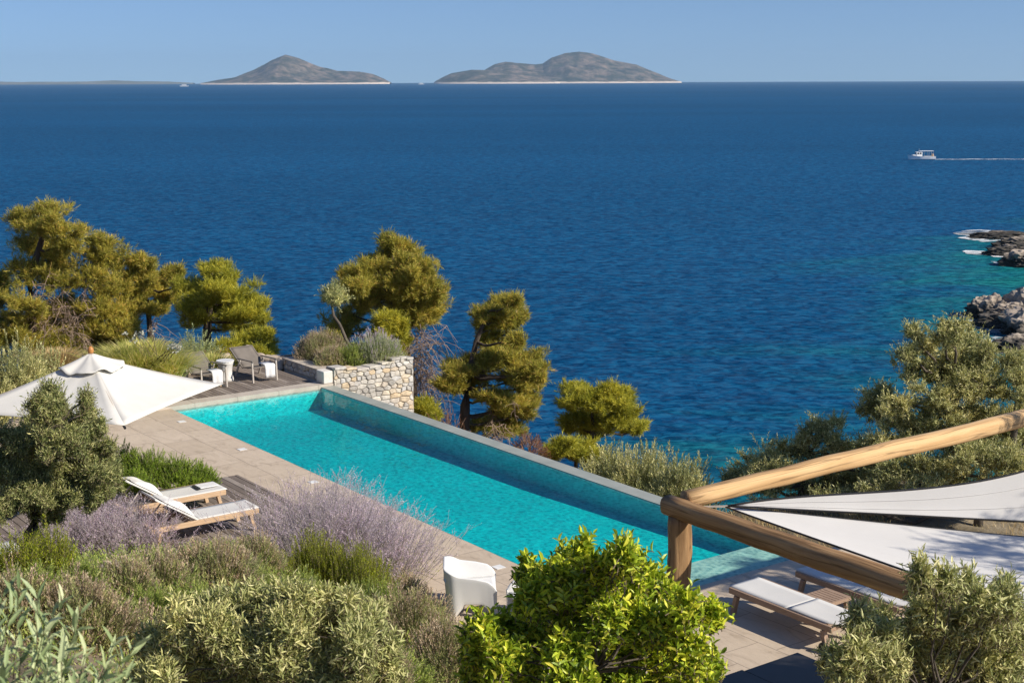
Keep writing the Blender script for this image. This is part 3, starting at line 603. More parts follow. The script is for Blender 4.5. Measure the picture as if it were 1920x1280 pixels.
# --- shore rocks, foam, boats
mrk, n_, l_, b_ = nt('shore_rock'); b_.inputs['Roughness'].default_value = .85
gm = n_.new('ShaderNodeNewGeometry'); sx = n_.new('ShaderNodeSeparateXYZ'); l_.new(gm.outputs['Position'], sx.inputs[0])
ta = noise(n_, l_, .9, 8, .7, coord='Generated'); ta.inputs['Scale'].default_value = 5; ra = ramp(n_, [(.35, (.14, .12, .10)), (.52, (.36, .30, .24)), (.68, (.52, .44, .35))]); l_.new(ta.outputs[0], ra.inputs[0])
mr = n_.new('ShaderNodeMapRange'); mr.inputs[1].default_value = SEA+.9; mr.inputs[2].default_value = SEA+2.0; l_.new(math_('ADD', sx.outputs[2], math_('MULTIPLY', math_('SUBTRACT', ta.outputs[0], .5), 2.5)), mr.inputs[0])
m2 = n_.new('ShaderNodeMix'); m2.data_type = 'RGBA'; l_.new(mr.outputs[0], m2.inputs[0]); m2.inputs[6].default_value = (.03, .026, .02, 1); l_.new(ra.outputs[0], m2.inputs[7]); l_.new(m2.outputs[2], b_.inputs['Base Color'])
for i_, (x, y, sx_, sy_, sz_, lab, rz) in enumerate([
    (1856, 593, 2.6, 2.2, 1.9, 'sunlit pale rock at the tip of the small headland', .4), (1905, 600, 3.6, 2.6, 1.5, 'grey sloping rock right behind the pale headland tip', .2), (1890, 612, 3.4, 2.2, 1.2, 'low dark grey rock slab in front of the pale headland tip', -.35),
    (1950, 625, 3.6, 3.6, 2.4, 'high grey rock of the headland cut by the right picture edge', .1), (1938, 596, 3.0, 3.6, 2.6, 'shaded rock rising behind the headland at the right edge', .5), (1915, 655, 3.0, 2, 1.2, 'black wet rock at the waterline below the headland', .2),
    (1882, 446, 5.2, 2.4, .9, 'flat wave-washed reef rock farthest out by the white surf', 0), (1925, 462, 5, 3, 1.3, 'black low rock between the surf and the shallows', .2), (1905, 478, 4.2, 2.2, 1.2, 'black rock with a streak of foam on its left side', -.2), (1925, 497, 3.6, 2.6, 1.8, 'brown low rock in the green shallows at the right edge', .3)]):
    c = P(x, y, SEA); rock('shore_rock', c+np.array([0, 0, sz_*.12]), (sx_, sy_, sz_), i_+1, lab, mrk, 5, .5, 1.5, 'rocks along the shore', rz=rz)
mfo, n_, l_, b_ = nt('surf'); b_.inputs['Base Color'].default_value = (.82, .85, .86, 1); b_.inputs['Roughness'].default_value = .9
tf = noise(n_, l_, .55, 6, .7, (.45, 1.4, 1)); rf = ramp(n_, [(.44, (0, 0, 0)), (.56, (1, 1, 1))]); l_.new(tf.outputs[0], rf.inputs[0]); l_.new(rf.outputs[0], b_.inputs['Alpha'])
g = Geo()
for (x, y, rx, ry) in [(1862, 443, 6, 1.6), (1905, 441, 9, 1.8), (1872, 475, 4, 1.1), (1893, 618, 2.6, .5), (1860, 612, 2.2, .5), (1875, 650, 2.4, .8), (1900, 641, 2, .6), (1908, 491, 3, 1), (1830, 597, 1.4, .6)]:
    c = P(x, y, SEA+.07); a = np.linspace(0, 2*math.pi, 25)[:-1]; rr = 1+.3*np.sin(a*3+x)+.15*np.sin(a*7+y)
    g.add(np.concatenate([[c], np.c_[c[0]+rx*rr*np.cos(a), c[1]+ry*rr*np.sin(a)*4, np.full(24, c[2])]]), [np.array([[0, 1+q, 1+(q+1) % 24] for q in range(24)])])
tag(g.build('sea_foam', mfo), 'white surf breaking around the shore rocks', 'foam', kind='stuff')
bc = P(1729, 299.5, SEA); t = thing('motor_boat', bc, 'small white cabin boat with a canopy heading left on the open sea', 'boat')
g = Geo(); st = np.linspace(-4.6, 4, 15); rows = []
for x in st:                                                 # bow at -x
    f = np.clip((x+4.6)/4., 0, 1)**.6; wd_ = 1.35*f*(1 if x < 2 else 1-.08*(x-2)); sheer = 1.05+.5*np.clip((-x-.5)/4., 0, 1)**1.6
    rows += [(x, -wd_, sheer), (x+.25*(1-f), -wd_*.82, .25), (x+.5*(1-f), -wd_*.3, -.35), (x+.5*(1-f), wd_*.3, -.35), (x+.25*(1-f), wd_*.82, .25), (x, wd_, sheer)]
i = np.arange(14)[:, None]*6+np.arange(5)[None]; g.add(rows, [np.stack([i, i+1, i+7, i+6], -1).reshape(-1, 4), np.array([[84+0, 84+1, 84+2, 84+3]]), np.array([[84+0, 84+3, 84+4, 84+5]])]); g.build('hull', MT['boat'], t, False)
g = Geo(); g.add([r_ for q in range(15) for r_ in ((rows[q*6][0], rows[q*6][1]*.96, rows[q*6][2]-.1), (rows[q*6][0], rows[q*6+5][1]*.96, rows[q*6][2]-.1))], [np.array([[q*2, q*2+1, q*2+3, q*2+2] for q in range(14)])]); g.build('deck', MT['render'], t)
g = Geo(); g.box((-1.2, 0, 1.7), (1.9, 1.7, 1.5), taper=1.); g.build('cabin', MT['boat'], t, bevel=.12)
g = Geo(); g.box((-2.5, 0, 1.35), (1.5, 1.5, .5)); g.build('foredeck_coaming', MT['white'], t, bevel=.1)
for (x, y, sx_, sy_) in [(-1.55, -.853, .5, .02), (-.8, -.853, .55, .02), (-2.153, 0, .02, 1.2)]: g = Geo(); g.box((x, y, 2.0), (sx_, sy_, .5)); g.build('window', MT['black'], t)
g = Geo(); g.box((1.1, 0, 2.72), (4.4, 2.0, .1)); g.build('canopy_roof', MT['boat'], t, bevel=.03)
for x in (.4, 1.8, 3.1):
    for y in (-.9, .9): g = Geo(); g.tube([(x, y, .9), (x, y, 2.68)], .035, 6); g.build('canopy_post', MT['metal'], t)
g = Geo(); g.tube([(-1.0, .2, 2.7), (-1.0, .2, 3.5)], .03, 6); g.build('mast', MT['metal'], t)
g = Geo(); g.tube([(3.4, .5, 1.0), (3.4, .5, 1.8)], [.35, .3], 10); g.build('engine_cover', MT['teak'], t)
g = Geo(); a = np.linspace(0, 1, 60); rw = np.random.default_rng(2)
for s_ in (-1, 1):
    L = np.c_[bc[0]+3.8+a*62, bc[1]+s_*(.5+a*2.2)+.5*np.sin(a*40), np.full(60, SEA+.1)]; h = (.55+.6*a)*(.5+rw.random(60))
    g.add(np.concatenate([L-np.c_[0*h, h, 0*h], L+np.c_[0*h, h, 0*h]]), [np.array([[q, q+1, q+61, q+60] for q in range(59)])])
mwk, n_, l_, b_ = nt('wake_foam'); b_.inputs['Base Color'].default_value = (.7, .77, .82, 1); b_.inputs['Roughness'].default_value = .9
tf = noise(n_, l_, .35, 5, .7, (1, 2, 1)); tc = n_.new('ShaderNodeTexCoord'); sx = n_.new('ShaderNodeSeparateXYZ'); l_.new(tc.outputs['Generated'], sx.inputs[0])
rf = ramp(n_, [(.42, (0, 0, 0)), (.60, (1, 1, 1))]); l_.new(math_('ADD', tf.outputs[0], math_('MULTIPLY', math_('SUBTRACT', .35, sx.outputs[0]), .22)), rf.inputs[0]); l_.new(rf.outputs[0], b_.inputs['Alpha'])
tag(g.build('boat_wake', mwk), 'thin white wake trailing right behind the cabin boat', 'wake', kind='stuff')
for x, y, D, k_, lab in [(345, 160.5, 7200, 44, 'tiny white ferry on the horizon left of the left island'), (790, 156.3, 9500, 40, 'tiny white boat on the horizon between the two islands')]:
    c = Q(x, y, D); c[2] = SEA; t = thing('distant_boat', c, lab, 'boat', 'tiny boats on the horizon')
    g = Geo(); g.add([(-k_/2, -4, 6), (k_/2, -4, 5), (k_*.46, -3, -1), (-k_*.42, -3, -1), (-k_/2, 4, 6), (k_/2, 4, 5), (k_*.46, 3, -1), (-k_*.42, 3, -1)], [np.array([[0, 3, 2, 1], [4, 5, 6, 7], [0, 1, 5, 4], [0, 4, 7, 3], [1, 2, 6, 5]])]); g.build('hull', MT['white'], t)
    g = Geo(); g.box((0, 0, 8), (k_*.5, 5, 6)); g.build('cabin', MT['white'], t)
# --- sun loungers
def lounger(name, loc, rz, label, back, wheels, wood):
    t = thing(name, loc, label, 'sun lounger', 'teak sun loungers with white slings', rz); hz = .33
    g = Geo()
    for y in (-.32, .32): g.box((0, y, hz), (1.9, .045, .085))
    for x in (-.9, -.25, .9): g.box((x, 0, hz-.005), (.06, .595, .06))
    g.build('frame', MT[wood], t, bevel=.006)
    for x in (-.8, .8):
        for y in (-.322, .322):
            g = Geo(); s_ = 1 if x > 0 else -1; g.bar((x+s_*.07, y, 0), (x, y, hz-.045), .062, .075, (0, 1, 0)); lg = g.build('leg', MT[wood], t, bevel=.006)
            if wheels and x < 0: g = Geo(); g.tube([(x-.07, y+(.05 if y > 0 else -.05), .075), (x-.07, y+(.085 if y > 0 else -.085), .075)], .075, 16); g.build('wheel', MT['black'], t)
    hx = -.12
    g = Geo(); nx, ny = 20, 7; X, Y = np.meshgrid(np.linspace(hx, .99, nx), np.linspace(-.30, .30, ny), indexing='ij'); g = gridmesh(X, Y, hz+.05-.014*np.sin((X-hx)/1.11*math.pi)*np.cos(Y/.3*1.4)); o = g.build('seat_sling', MT['sling'], t, True); sd = o.modifiers.new('s', 'SOLIDIFY'); sd.thickness = .012
    L = .86; ca, sa = math.cos(back), math.sin(back); sl_ = np.linspace(0, 1, 14)
    U, Y = np.meshgrid(sl_, np.linspace(-1, 1, 7), indexing='ij'); wdt = .30*(1-.38*np.clip((U-.8)/.2, 0, 1)**1.5) if back < .1 else .30
    g = gridmesh(hx-.015-U*L*ca, Y*wdt, hz+.052+U*L*sa-.018*np.sin(U*math.pi)*np.cos(Y*1.4)); o = g.build('back_sling', MT['sling'], t, True); sd = o.modifiers.new('s', 'SOLIDIFY'); sd.thickness = .012
    g = Geo()
    for y in (-.29, .29): g.bar((hx, y, hz+.035), (hx-L*ca*(.8 if back < .1 else 1), y, hz+.035+L*sa*(.8 if back < .1 else 1)), .022, .022)
    if back > .1: g.bar((hx-L*ca, -.3, hz+.04+L*sa), (hx-L*ca, .3, hz+.04+L*sa), .022, .022)
    g.build('back_rail', MT['white'], t)
    if back > .1:
        for y in (-.2, .2): g = Geo(); g.bar((hx-.5*ca, y, hz+.03+.5*sa), (hx-.72, y, hz-.03), .015, .02); g.build('back_prop', MT['metal'], t)
        U, Vv = np.meshgrid(np.linspace(0, 1, 15), np.linspace(-1, 1, 13), indexing='ij'); px_ = .04+U*.60; th = .095*np.sin(U*math.pi)**.5*(1-np.abs(Vv)**4)**.5+.004; th *= 1+.12*np.sin(U*7+Vv*3)
        g = gridmesh(hx-.02-px_*ca-(.012+th)*sa*-1, Vv*.27, hz+.06+px_*sa+(.012+th)*ca); g.build('head_pillow', MT['cushion'], t, True)
    return t
lounger('sun_lounger', K(7.92, -3.42, .035), ROTW, 'sun lounger with raised back nearest the rosemary hedge and a folded cloth on its foot', R(33), False, 'teak')
lounger('sun_lounger', K(9.28, -3.46, .035), ROTW, 'sun lounger with raised back half hidden by the lilac sage sprays', R(33), False, 'teak')
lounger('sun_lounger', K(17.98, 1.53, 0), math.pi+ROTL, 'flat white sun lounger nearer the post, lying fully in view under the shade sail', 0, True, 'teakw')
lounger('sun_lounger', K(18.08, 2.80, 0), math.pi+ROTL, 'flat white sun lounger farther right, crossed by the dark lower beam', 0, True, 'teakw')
lounger('sun_lounger', K(9.0, -7.35, 0), ROTW, 'white lounger mostly hidden behind the dark olive trunk at the left edge', R(20), False, 'teak')
o = thing('folded_cloth', K(7.86, -2.66, .425), 'folded white cloth lying on the foot of the lounger by the rosemary', 'cloth', rz=ROTW)
rootbox(o, 'cloth', 'towel', -.17, .17, -.13, .13, 0, .02, bevel=.006); rootbox(o, 'strap', 'dark', -.215, -.175, -.14, .14, .0, .016)
def slat_table(loc, rz, label, w, h, mat):
    t = thing('side_table', loc, label, 'side table', None, rz); g = Geo()
    for k in range(6): g.box((0, -w/2+w*(k+.5)/6, h), (w, w/6-.014, .022))
    g.build('slatted_top', MT[mat], t); g = Geo()
    for y in (-1, 1): g.box((0, y*(w/2+.008), h-.015), (w+.04, .025, .05)); g.box((y*(w/2+.008), 0, h-.016), (.025, w-.01, .048))
    g.build('apron', MT[mat], t)
    for x in (-1, 1):
        for y in (-1, 1): g = Geo(); g.box((x*(w/2-.03), y*(w/2-.03), (h-.04)/2), (.045, .045, h-.04)); g.build('leg', MT[mat], t)
    return t
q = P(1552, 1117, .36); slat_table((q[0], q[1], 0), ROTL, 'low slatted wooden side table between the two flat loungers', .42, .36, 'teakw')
q = P(290, 962, .36); slat_table((q[0], q[1], .035), ROTL, 'orange-brown wooden side table between the two raised-back loungers', .42, .33, 'teak')
# --- grey armchairs on the far deck
def deck_chair(loc, rz, label):
    t = thing('deck_chair', loc, label, 'deck chair', 'grey reclining armchairs on the far deck', rz); wy = .31
    g = Geo(); U, Y = np.meshgrid(np.linspace(0, 1, 12), np.linspace(-wy+.02, wy-.02, 7), indexing='ij'); g = gridmesh(-.62-U*.72, Y, .30+U*.38-.03*np.sin(U*math.pi)*np.cos(Y/wy*1.4)); o = g.build('back_sling', MT['taupe'], t, True); o.modifiers.new('s', 'SOLIDIFY').thickness = .014
    g = Geo(); U, Y = np.meshgrid(np.linspace(0, 1, 8), np.linspace(-wy+.02, wy-.02, 7), indexing='ij'); g = gridmesh(-.62+U*.62, Y, .30+U*.09-.02*np.sin(U*math.pi)); o = g.build('seat_sling', MT['taupe'], t, True); o.modifiers.new('s', 'SOLIDIFY').thickness = .014
    g = Geo()
    for y in (-wy, wy): g.bar((-.62, y, .29), (-1.35, y, .69), .03, .03); g.bar((-.64, y, .295), (.0, y, .385), .03, .03)
    g.bar((-1.35, -wy, .69), (-1.35, wy, .69), .03, .03); g.bar((0, -wy, .385), (0, wy, .385), .03, .03); g.build('frame', MT['taupe'], t)
    for y in (-wy-.02, wy+.02):
        g = Geo(); g.bar((.0, y, 0), (-.03, y, .54), .045, .035, (0, 1, 0)); g.build('leg', MT['metal'], t); g = Geo(); g.bar((-1.02, y, 0), (-.72, y, .46), .045, .035, (0, 1, 0)); g.build('leg', MT['metal'], t)
        g = Geo(); g.bar((.03, y, .545), (-.86, y, .50), .05, .025); g.build('armrest', MT['taupe'], t)
    return t
def towel(loc, rz, label):
    g = Geo(); pr_ = [(-.34, .018), (-.1, .024), (.0, .02), (.028, -.01), (.035, -.10), (.03, -.22), (.038, -.30)]
    X = np.array([[a_[0]]*9 for a_ in pr_]); Z = np.array([[a_[1]]*9 for a_ in pr_]); Y = np.repeat(np.linspace(-.14, .14, 9)[None], 7, 0); X = X+np.where(Z < -.05, .014*np.sin(Y*40), 0)
    o = gridmesh(X, Y, Z).build('towel', MT['towel'], None, True); sd = o.modifiers.new('s', 'SOLIDIFY'); sd.thickness = .018; sd.offset = 1; o.location = [float(v) for v in loc]; o.rotation_euler.z = rz
    return tag(o, label, 'towel', 'white towels on the deck chairs')
deck_chair(K(-1.28, 3.08, .035), ROTL, 'grey reclining deck chair standing fully in view beside the low stone wall')
towel(K(-1.30, 3.22, .035+.395), ROTL, 'white fringed towel hanging off the deck chair beside the low stone wall')
deck_chair(K(-1.28, 1.70, .035), ROTL, 'grey reclining deck chair partly hidden behind the white umbrella')
towel(K(-1.30, 1.78, .035+.395), ROTL, 'white towel on the deck chair behind the umbrella tip')
t = thing('drum_table', K(-2.0, 2.34, .035), 'white woven hourglass side table between the two grey deck chairs', 'side table')
g = Geo(); zz_ = np.linspace(0, .5, 9); g.tube([(0, 0, z) for z in zz_], .165+.05*np.abs((zz_/.25)-1)**1.6, 18, True); g.build('woven_body', MT['wicker'], t, True)
g = Geo(); g.tube([(0, 0, .502), (0, 0, .525)], .225, 20); g.build('table_top', MT['white'], t)
# --- driftwood at the end of the deck
rw = np.random.default_rng(31)
def log(name, pts, rad, label, stubs=()):
    base = np.array(pts[0]); t = thing(name, base, label, 'driftwood', 'driftwood logs lying along the deck end'); g = Geo(); pts = np.array(pts, float)
    u = np.linspace(0, 1, 22); k = np.linspace(0, 1, len(pts)); pp = np.c_[np.interp(u, k, pts[:, 0]), np.interp(u, k, pts[:, 1]), np.interp(u, k, pts[:, 2])]; pp[1:-1] += (rw.random((20, 3))-.5)*.05
    g.tube(pp, np.interp(u, np.linspace(0, 1, len(rad)), rad), 10, True, .35, rw); g.build('trunk', MT['driftwood'], t, True, base)
    for a_, b_2, r_ in stubs: g = Geo(); g.tube(curve(a_, b_2, .05, rw, 6, .1), np.linspace(r_, r_*.55, 6), 8, True, .3, rw); g.build('branch_stub', MT['driftwood'], t, True, base)
log('driftwood_log', [P(316, 716, .1), P(360, 692, .14), P(428, 668, .2)], [.09, .12, .1], 'pale driftwood log behind the drum table and left deck chair')
log('driftwood_log', [Q(464, 648, 37.7), Q(474, 664, 37.6), Q(497, 673, 37.4), Q(528, 676, 37.3), Q(546, 684, 37.2)], [.06, .09, .13, .15, .13], 'pale forked driftwood log right of the right deck chair', [(Q(526, 677, 37.2), Q(523, 698, 36.9), .13), (Q(540, 679, 37.2), Q(550, 673, 37.2), .09)])
# --- umbrella
UC = P(175, 745, 2.2); UC[2] = 0; ra_, rb_ = P(415, 720, 2.2), P(243, 797, 2.2); ua = math.atan2(ra_[1]-UC[1], ra_[0]-UC[0]); UR = (np.hypot(*(ra_-UC)[:2])+np.hypot(*(rb_-UC)[:2]))/2
t = thing('parasol', UC, 'large square off-white parasol at the pool corner with wooden finial', 'parasol', rz=ua)
def canopy_pt(k, u, v, R0, z0, z1, sag, inw):             # panel k between corners k and k+1
    a0, a1 = k*math.pi/2, (k+1)*math.pi/2; c0 = np.array([math.cos(a0), math.sin(a0)])*R0; c1 = np.array([math.cos(a1), math.sin(a1)])*R0
    e = c0*(1-v)+c1*v; e = e*(1-inw*4*v*(1-v)); fold = .028*math.sin(v*2*math.pi*2)**2*u*(1-u)*2
    return np.r_[e*u, z1+(z0-z1)*u-sag*math.sin(u*math.pi)*(.45+.55*4*v*(1-v))-fold]
g = Geo()
for k in range(4):
    n_u, n_v = 13, 15; pts = np.array([[canopy_pt(k, .07+.93*u, v, UR, 2.2, 2.93, .07, .035) for v in np.linspace(0, 1, n_v)] for u in np.linspace(0, 1, n_u)])
    q = gridmesh(pts[..., 0], pts[..., 1], pts[..., 2]); g.add(q.v[0], q.f)
o = g.build('canopy', MT['canvas'], t, True); o.modifiers.new('s', 'SOLIDIFY').thickness = .004
g = Geo(); aa, uu = np.meshgrid(np.linspace(0, 2*math.pi, 73), np.linspace(0, 1, 10), indexing='ij')
sq = 1/np.maximum(np.abs(np.cos(aa)), np.abs(np.sin(aa)))**.5*.92; fl = np.sin(aa*8)*.035*uu+np.sin(aa*13+1)*.018*uu**2
rr = .03+uu*.52*(.86+.14*np.abs(np.cos(2*aa))); zz2 = 2.965-(.225+.075*np.abs(np.sin(2*aa)))*uu+.035*uu**3+fl*.55
q = gridmesh(rr*np.cos(aa), rr*np.sin(aa), zz2); o = q.build('vent_cap', MT['canvas'], t, True); o.modifiers.new('s', 'SOLIDIFY').thickness = .004
g = Geo(); g.tube([(0, 0, 0), (0, 0, 2.94)], .03, 12); g.build('pole', MT['teak'], t)
g = Geo(); g.tube([(0, 0, 2.965), (0, 0, 2.99), (0, 0, 3.05), (0, 0, 3.09)], [.035, .05, .05, .02], 12); g.build('finial', MT['finial'], t, True)
g = Geo(); g.box((0, 0, .05), (.6, .6, .1)); g.build('base', MT['metal'], t)
for k in range(4):
    g = Geo(); a = k*math.pi/2; g.bar((.05*math.cos(a), .05*math.sin(a), 2.84), (UR*1.0*math.cos(a), UR*1.0*math.sin(a), 2.165), .03, .03); g.build('rib', MT['teak'], t)
    g = Geo(); g.tube([(UR*.985*math.cos(a), UR*.985*math.sin(a), 2.175), (UR*1.012*math.cos(a), UR*1.012*math.sin(a), 2.16)], .022, 8); g.build('rib_tip', MT['black'], t)
# --- pergola of logs, two shade sails
def logwood(name, cols, k1):
    global n_, l_
    m_, n_, l_, b_ = nt(name); b_.inputs['Roughness'].default_value = .75; b_.inputs['Specular IOR Level'].default_value = .25
    ta = noise(n_, l_, 2.2, 8, .62, (.35, 5, 5), dist=.6); ra = ramp(n_, cols); l_.new(ta.outputs[0], ra.inputs[0])
    tb = noise(n_, l_, 1.1, 4, .6, (.3, 3, 3)); rb = ramp(n_, [(.36, (k1, k1*.95, k1*.9)), (.6, (1.08, 1.04, 1.0))]); l_.new(tb.outputs[0], rb.inputs[0])
    tk = noise(n_, l_, 1.7, 3, .5, (.16, 6, 6)); rk = ramp(n_, [(.475, (1, 1, 1)), (.493, (.10, .08, .07)), (.505, (.10, .08, .07)), (.523, (1, 1, 1))]); l_.new(tk.outputs[0], rk.inputs[0])
    m1 = n_.new('ShaderNodeMix'); m1.data_type = 'RGBA'; m1.blend_type = 'MULTIPLY'; m1.inputs[0].default_value = 1; l_.new(ra.outputs[0], m1.inputs[6]); l_.new(rb.outputs[0], m1.inputs[7])
    m2 = n_.new('ShaderNodeMix'); m2.data_type = 'RGBA'; m2.blend_type = 'MULTIPLY'; m2.inputs[0].default_value = .5; l_.new(m1.outputs[2], m2.inputs[6]); l_.new(rk.outputs[0], m2.inputs[7]); l_.new(m2.outputs[2], b_.inputs['Base Color'])
    bp = n_.new('ShaderNodeBump'); bp.inputs['Strength'].default_value = .5; bp.inputs['Distance'].default_value = .02; l_.new(ta.outputs[0], bp.inputs['Height']); l_.new(bp.outputs[0], b_.inputs['Normal'])
    return m_
mlg = logwood('log_wood', [(.26, (.42, .26, .125)), (.48, (.55, .37, .19)), (.72, (.64, .46, .26))], .86)
mlw = logwood('dark_log_wood', [(.30, (.17, .10, .05)), (.48, (.34, .21, .105)), (.68, (.48, .32, .17))], .62)  # darker brown wood for the lower beam and the post
rw = np.random.default_rng(77)
PG = K(19.40, -2.05, 0); t = thing('pergola', PG, 'pergola corner of three rough round logs in the right foreground', 'pergola', rz=0)
def logpart(name, a, b, r0, r1, hewn=.0, mt=None):
    a, b = np.array(a, float), np.array(b, float); d = b-a; L = np.linalg.norm(d); u = np.linspace(0, 1, 26); g = Geo(); ns = 18
    rad = np.interp(u, [0, 1], [r0, r1]); an = np.arange(ns)*2*math.pi/ns; prof = 1-.5*hewn+hewn*np.sin(2*an)**2; v = []
    wob = np.cumsum(rw.normal(size=(26, 2))*.006, 0); wob -= wob.mean(0)
    for i in range(26):
        rr = rad[i]*prof*(1+.02*np.sin(an*3+i*.3)+.012*(rw.random(ns)-.5))
        v += [(u[i]*L, wob[i, 0]+rr[j]*math.cos(an[j]), wob[i, 1]+rr[j]*math.sin(an[j])) for j in range(ns)]
    i = np.arange(25)[:, None]*ns; j = np.arange(ns)[None]; k = (j+1) % ns
    g.add(v, [np.stack([i+j, i+k, i+ns+k, i+ns+j], -1).reshape(-1, 4), np.array([list(range(ns))[::-1]]), np.array([list(range(25*ns, 26*ns))])])
    o = g.build(name, mt or mlg, t, True); o.location = (a-PG).tolist(); o.rotation_mode = 'QUATERNION'; o.rotation_quaternion = Vector(d.tolist()).to_track_quat('X', 'Z'); return o
logpart('beam', K(19.42, -1.95, 2.80), K(19.40, 8.2, 2.84), .104, .13, .14)
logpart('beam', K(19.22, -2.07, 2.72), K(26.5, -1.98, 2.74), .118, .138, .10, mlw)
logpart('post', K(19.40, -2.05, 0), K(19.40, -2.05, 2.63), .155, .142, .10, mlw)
def sail(name, p0, p1, p2, k, kf, belly, label):
    U, Vv = np.meshgrid(np.linspace(0, 1, 36), np.linspace(0, 1, 20), indexing='ij'); e = 4*U*(1-U)
    v0 = k[0]*e; v1 = 1-k[1]*e; V2 = v0+(v1-v0)*Vv; U2 = U*(1-kf*4*Vv*(1-Vv))
    pt = p0[None, None]+U2[..., None]*((1-V2[..., None])*p1+V2[..., None]*p2-p0); pt[..., 2] -= belly*np.sin(U2*math.pi)*np.sin(Vv*math.pi)
    t = thing(name, p0, label, 'shade sail', 'white shade sails under the pergola'); o = gridmesh(pt[..., 0], pt[..., 1], pt[..., 2]).build('cloth', MT['sail'], t, True, p0); o.modifiers.new('s', 'SOLIDIFY').thickness = .004
    for j_ in (6, 13): g = Geo(); g.tube(pt[1:, j_]+np.array([0, 0, .0]), .005, 5); g.build('seam', MT['sail'], t, True, p0)
    for line in (pt[:, 0], pt[:, -1], pt[-1]): g = Geo(); g.tube(line, .011, 6); g.build('hem', MT['dark'], t, True, p0)
    for q_ in ((p1, p2) if 'rising' in label else (p2,)): g = Geo(); g.tube([(q_[0], q_[1], tzp(q_[0], q_[1])-.2), q_+np.array([0, 0, .15])], .045, 10); g.build('mast', MT['metal'], t, True, p0)
    g = Geo(); g.tube([p0, K(19.42, -1.9, 2.72)], .008, 5); g.build('tie', MT['metal'], t, False, p0)
sail('shade_sail', P(1361, 950, 2.70), P(2090, 1020, 2.62), P(2120, 1228, 2.72), (.03, .035), .05, .06, 'large white shade sail stretched along the lower dark beam')
sail('shade_sail', P(1365, 948, 2.74), P(2110, 989, 2.70), Q(2080, 815, 15.4), (.01, .40), .05, .03, 'narrow white shade sail rising to the right above the larger one')
# --- moulded white armchairs
def armchair(loc, rz, label):
    t = thing('armchair', loc, label, 'armchair', 'moulded white armchairs by the pool', rz); n = 72; s = np.linspace(-1, 1, n)
    def plan(s_, k):                                     # U-shaped plan, open towards +x
        q = abs(s_); sg = 1 if s_ > 0 else -1; W2, X0, X1, rc = .345+k, -.35-k, .36, .16
        Ls = [W2-rc, rc*math.pi/2, X1-X0-rc]; tot = sum(Ls); d = q*tot
        if d < Ls[0]: return (X0, sg*d)
        if d < Ls[0]+Ls[1]: a = (d-Ls[0])/rc; return (X0+rc-rc*math.cos(a), sg*(W2-rc+rc*math.sin(a)))
        return (X0+rc+d-Ls[0]-Ls[1], sg*W2)
    top = lambda q: float(np.interp(q, [0, .22, .36, .5, .72, .88, .96, 1], [.735, .735, .70, .635, .605, .565, .50, .42]))
    bot = lambda q: float(np.interp(q, [0, .18, .27, .34, .42, .52, .78, .88, .94, 1], [.24, .22, .10, .0, .10, .21, .21, .13, .02, 0]))
    def rings(k0, k1, zt, zb): return [[plan(x, k0+(k1-k0)*f)+(zb(abs(x))+(zt(abs(x))-zb(abs(x)))*f,) for x in s] for f in np.linspace(0, 1, 8)]
    outer = rings(.0, .05, top, bot); inner = rings(-.05, .012, lambda q: top(q), bot)
    v = np.array(outer+inner[::-1]).reshape(-1, 3); g = Geo(); m = 16; i = np.arange(m)[:, None]*n; j = np.arange(n-1)[None]; k = (np.arange(m)[:, None]+1) % m*n
    g.add(v, [np.stack([i+j, i+j+1, k+j+1, k+j], -1).reshape(-1, 4), np.array([[r*n for r in range(m)][::-1], [r*n+n-1 for r in range(m)]])]); o = g.build('shell', MT['white'], t, True)
    o.data.polygons.foreach_set('use_smooth', np.ones(len(o.data.polygons), bool)); b = o.modifiers.new('b', 'BEVEL'); b.width = .012; b.segments = 3; b.limit_method = 'ANGLE'; b.angle_limit = R(40)
    X, Y = np.meshgrid(np.linspace(-.36, .35, 12), np.linspace(-.32, .32, 10), indexing='ij'); Z = .36+.05*(X+.36)/.7-.02*np.cos(Y*4)+np.clip(-.18-X, 0, 1)**1.5*3.2
    o = gridmesh(X, Y, Z).build('seat', MT['white'], t, True); o.modifiers.new('s', 'SOLIDIFY').thickness = .04
    return t
q = P(884, 1146, 0); armchair((q[0]+.0, q[1]+.05, 0), R(2), 'white moulded armchair in full view on the paving left of the citrus bush')
q = P(1002, 1172, 0); armchair((q[0]+.08, q[1]+.05, 0), R(200), 'white moulded armchair mostly hidden behind the left side of the citrus bush')
# --- dark dining tables bottom right, chair under them
def dark_table(x, y, w, label, h=.74):
    q = P(x, y, h); t = thing('dining_table', (q[0], q[1], 0), label, 'table', 'dark square tables under the sails', ROTL); rootbox(t, 'table_top', 'dark', -w/2, w/2, -w/2, w/2, h-.035, h, bevel=.008)
    for a in (-1, 1):
        for b in (-1, 1): rootbox(t, 'leg', 'dark', a*(w/2-.08)-.025, a*(w/2-.08)+.025, b*(w/2-.08)-.025, b*(w/2-.08)+.025, 0, h-.036)
dark_table(1500, 1262, .9, 'dark square table left of the olive bush in the lower right corner'); dark_table(1392, 1292, .8, 'dark square table cut by the bottom edge right of the citrus bush')
q = P(1475, 1300, .5); armchair((q[0], q[1], 0), R(70), 'white armchair only peeking up at the bottom edge between the two dark tables')
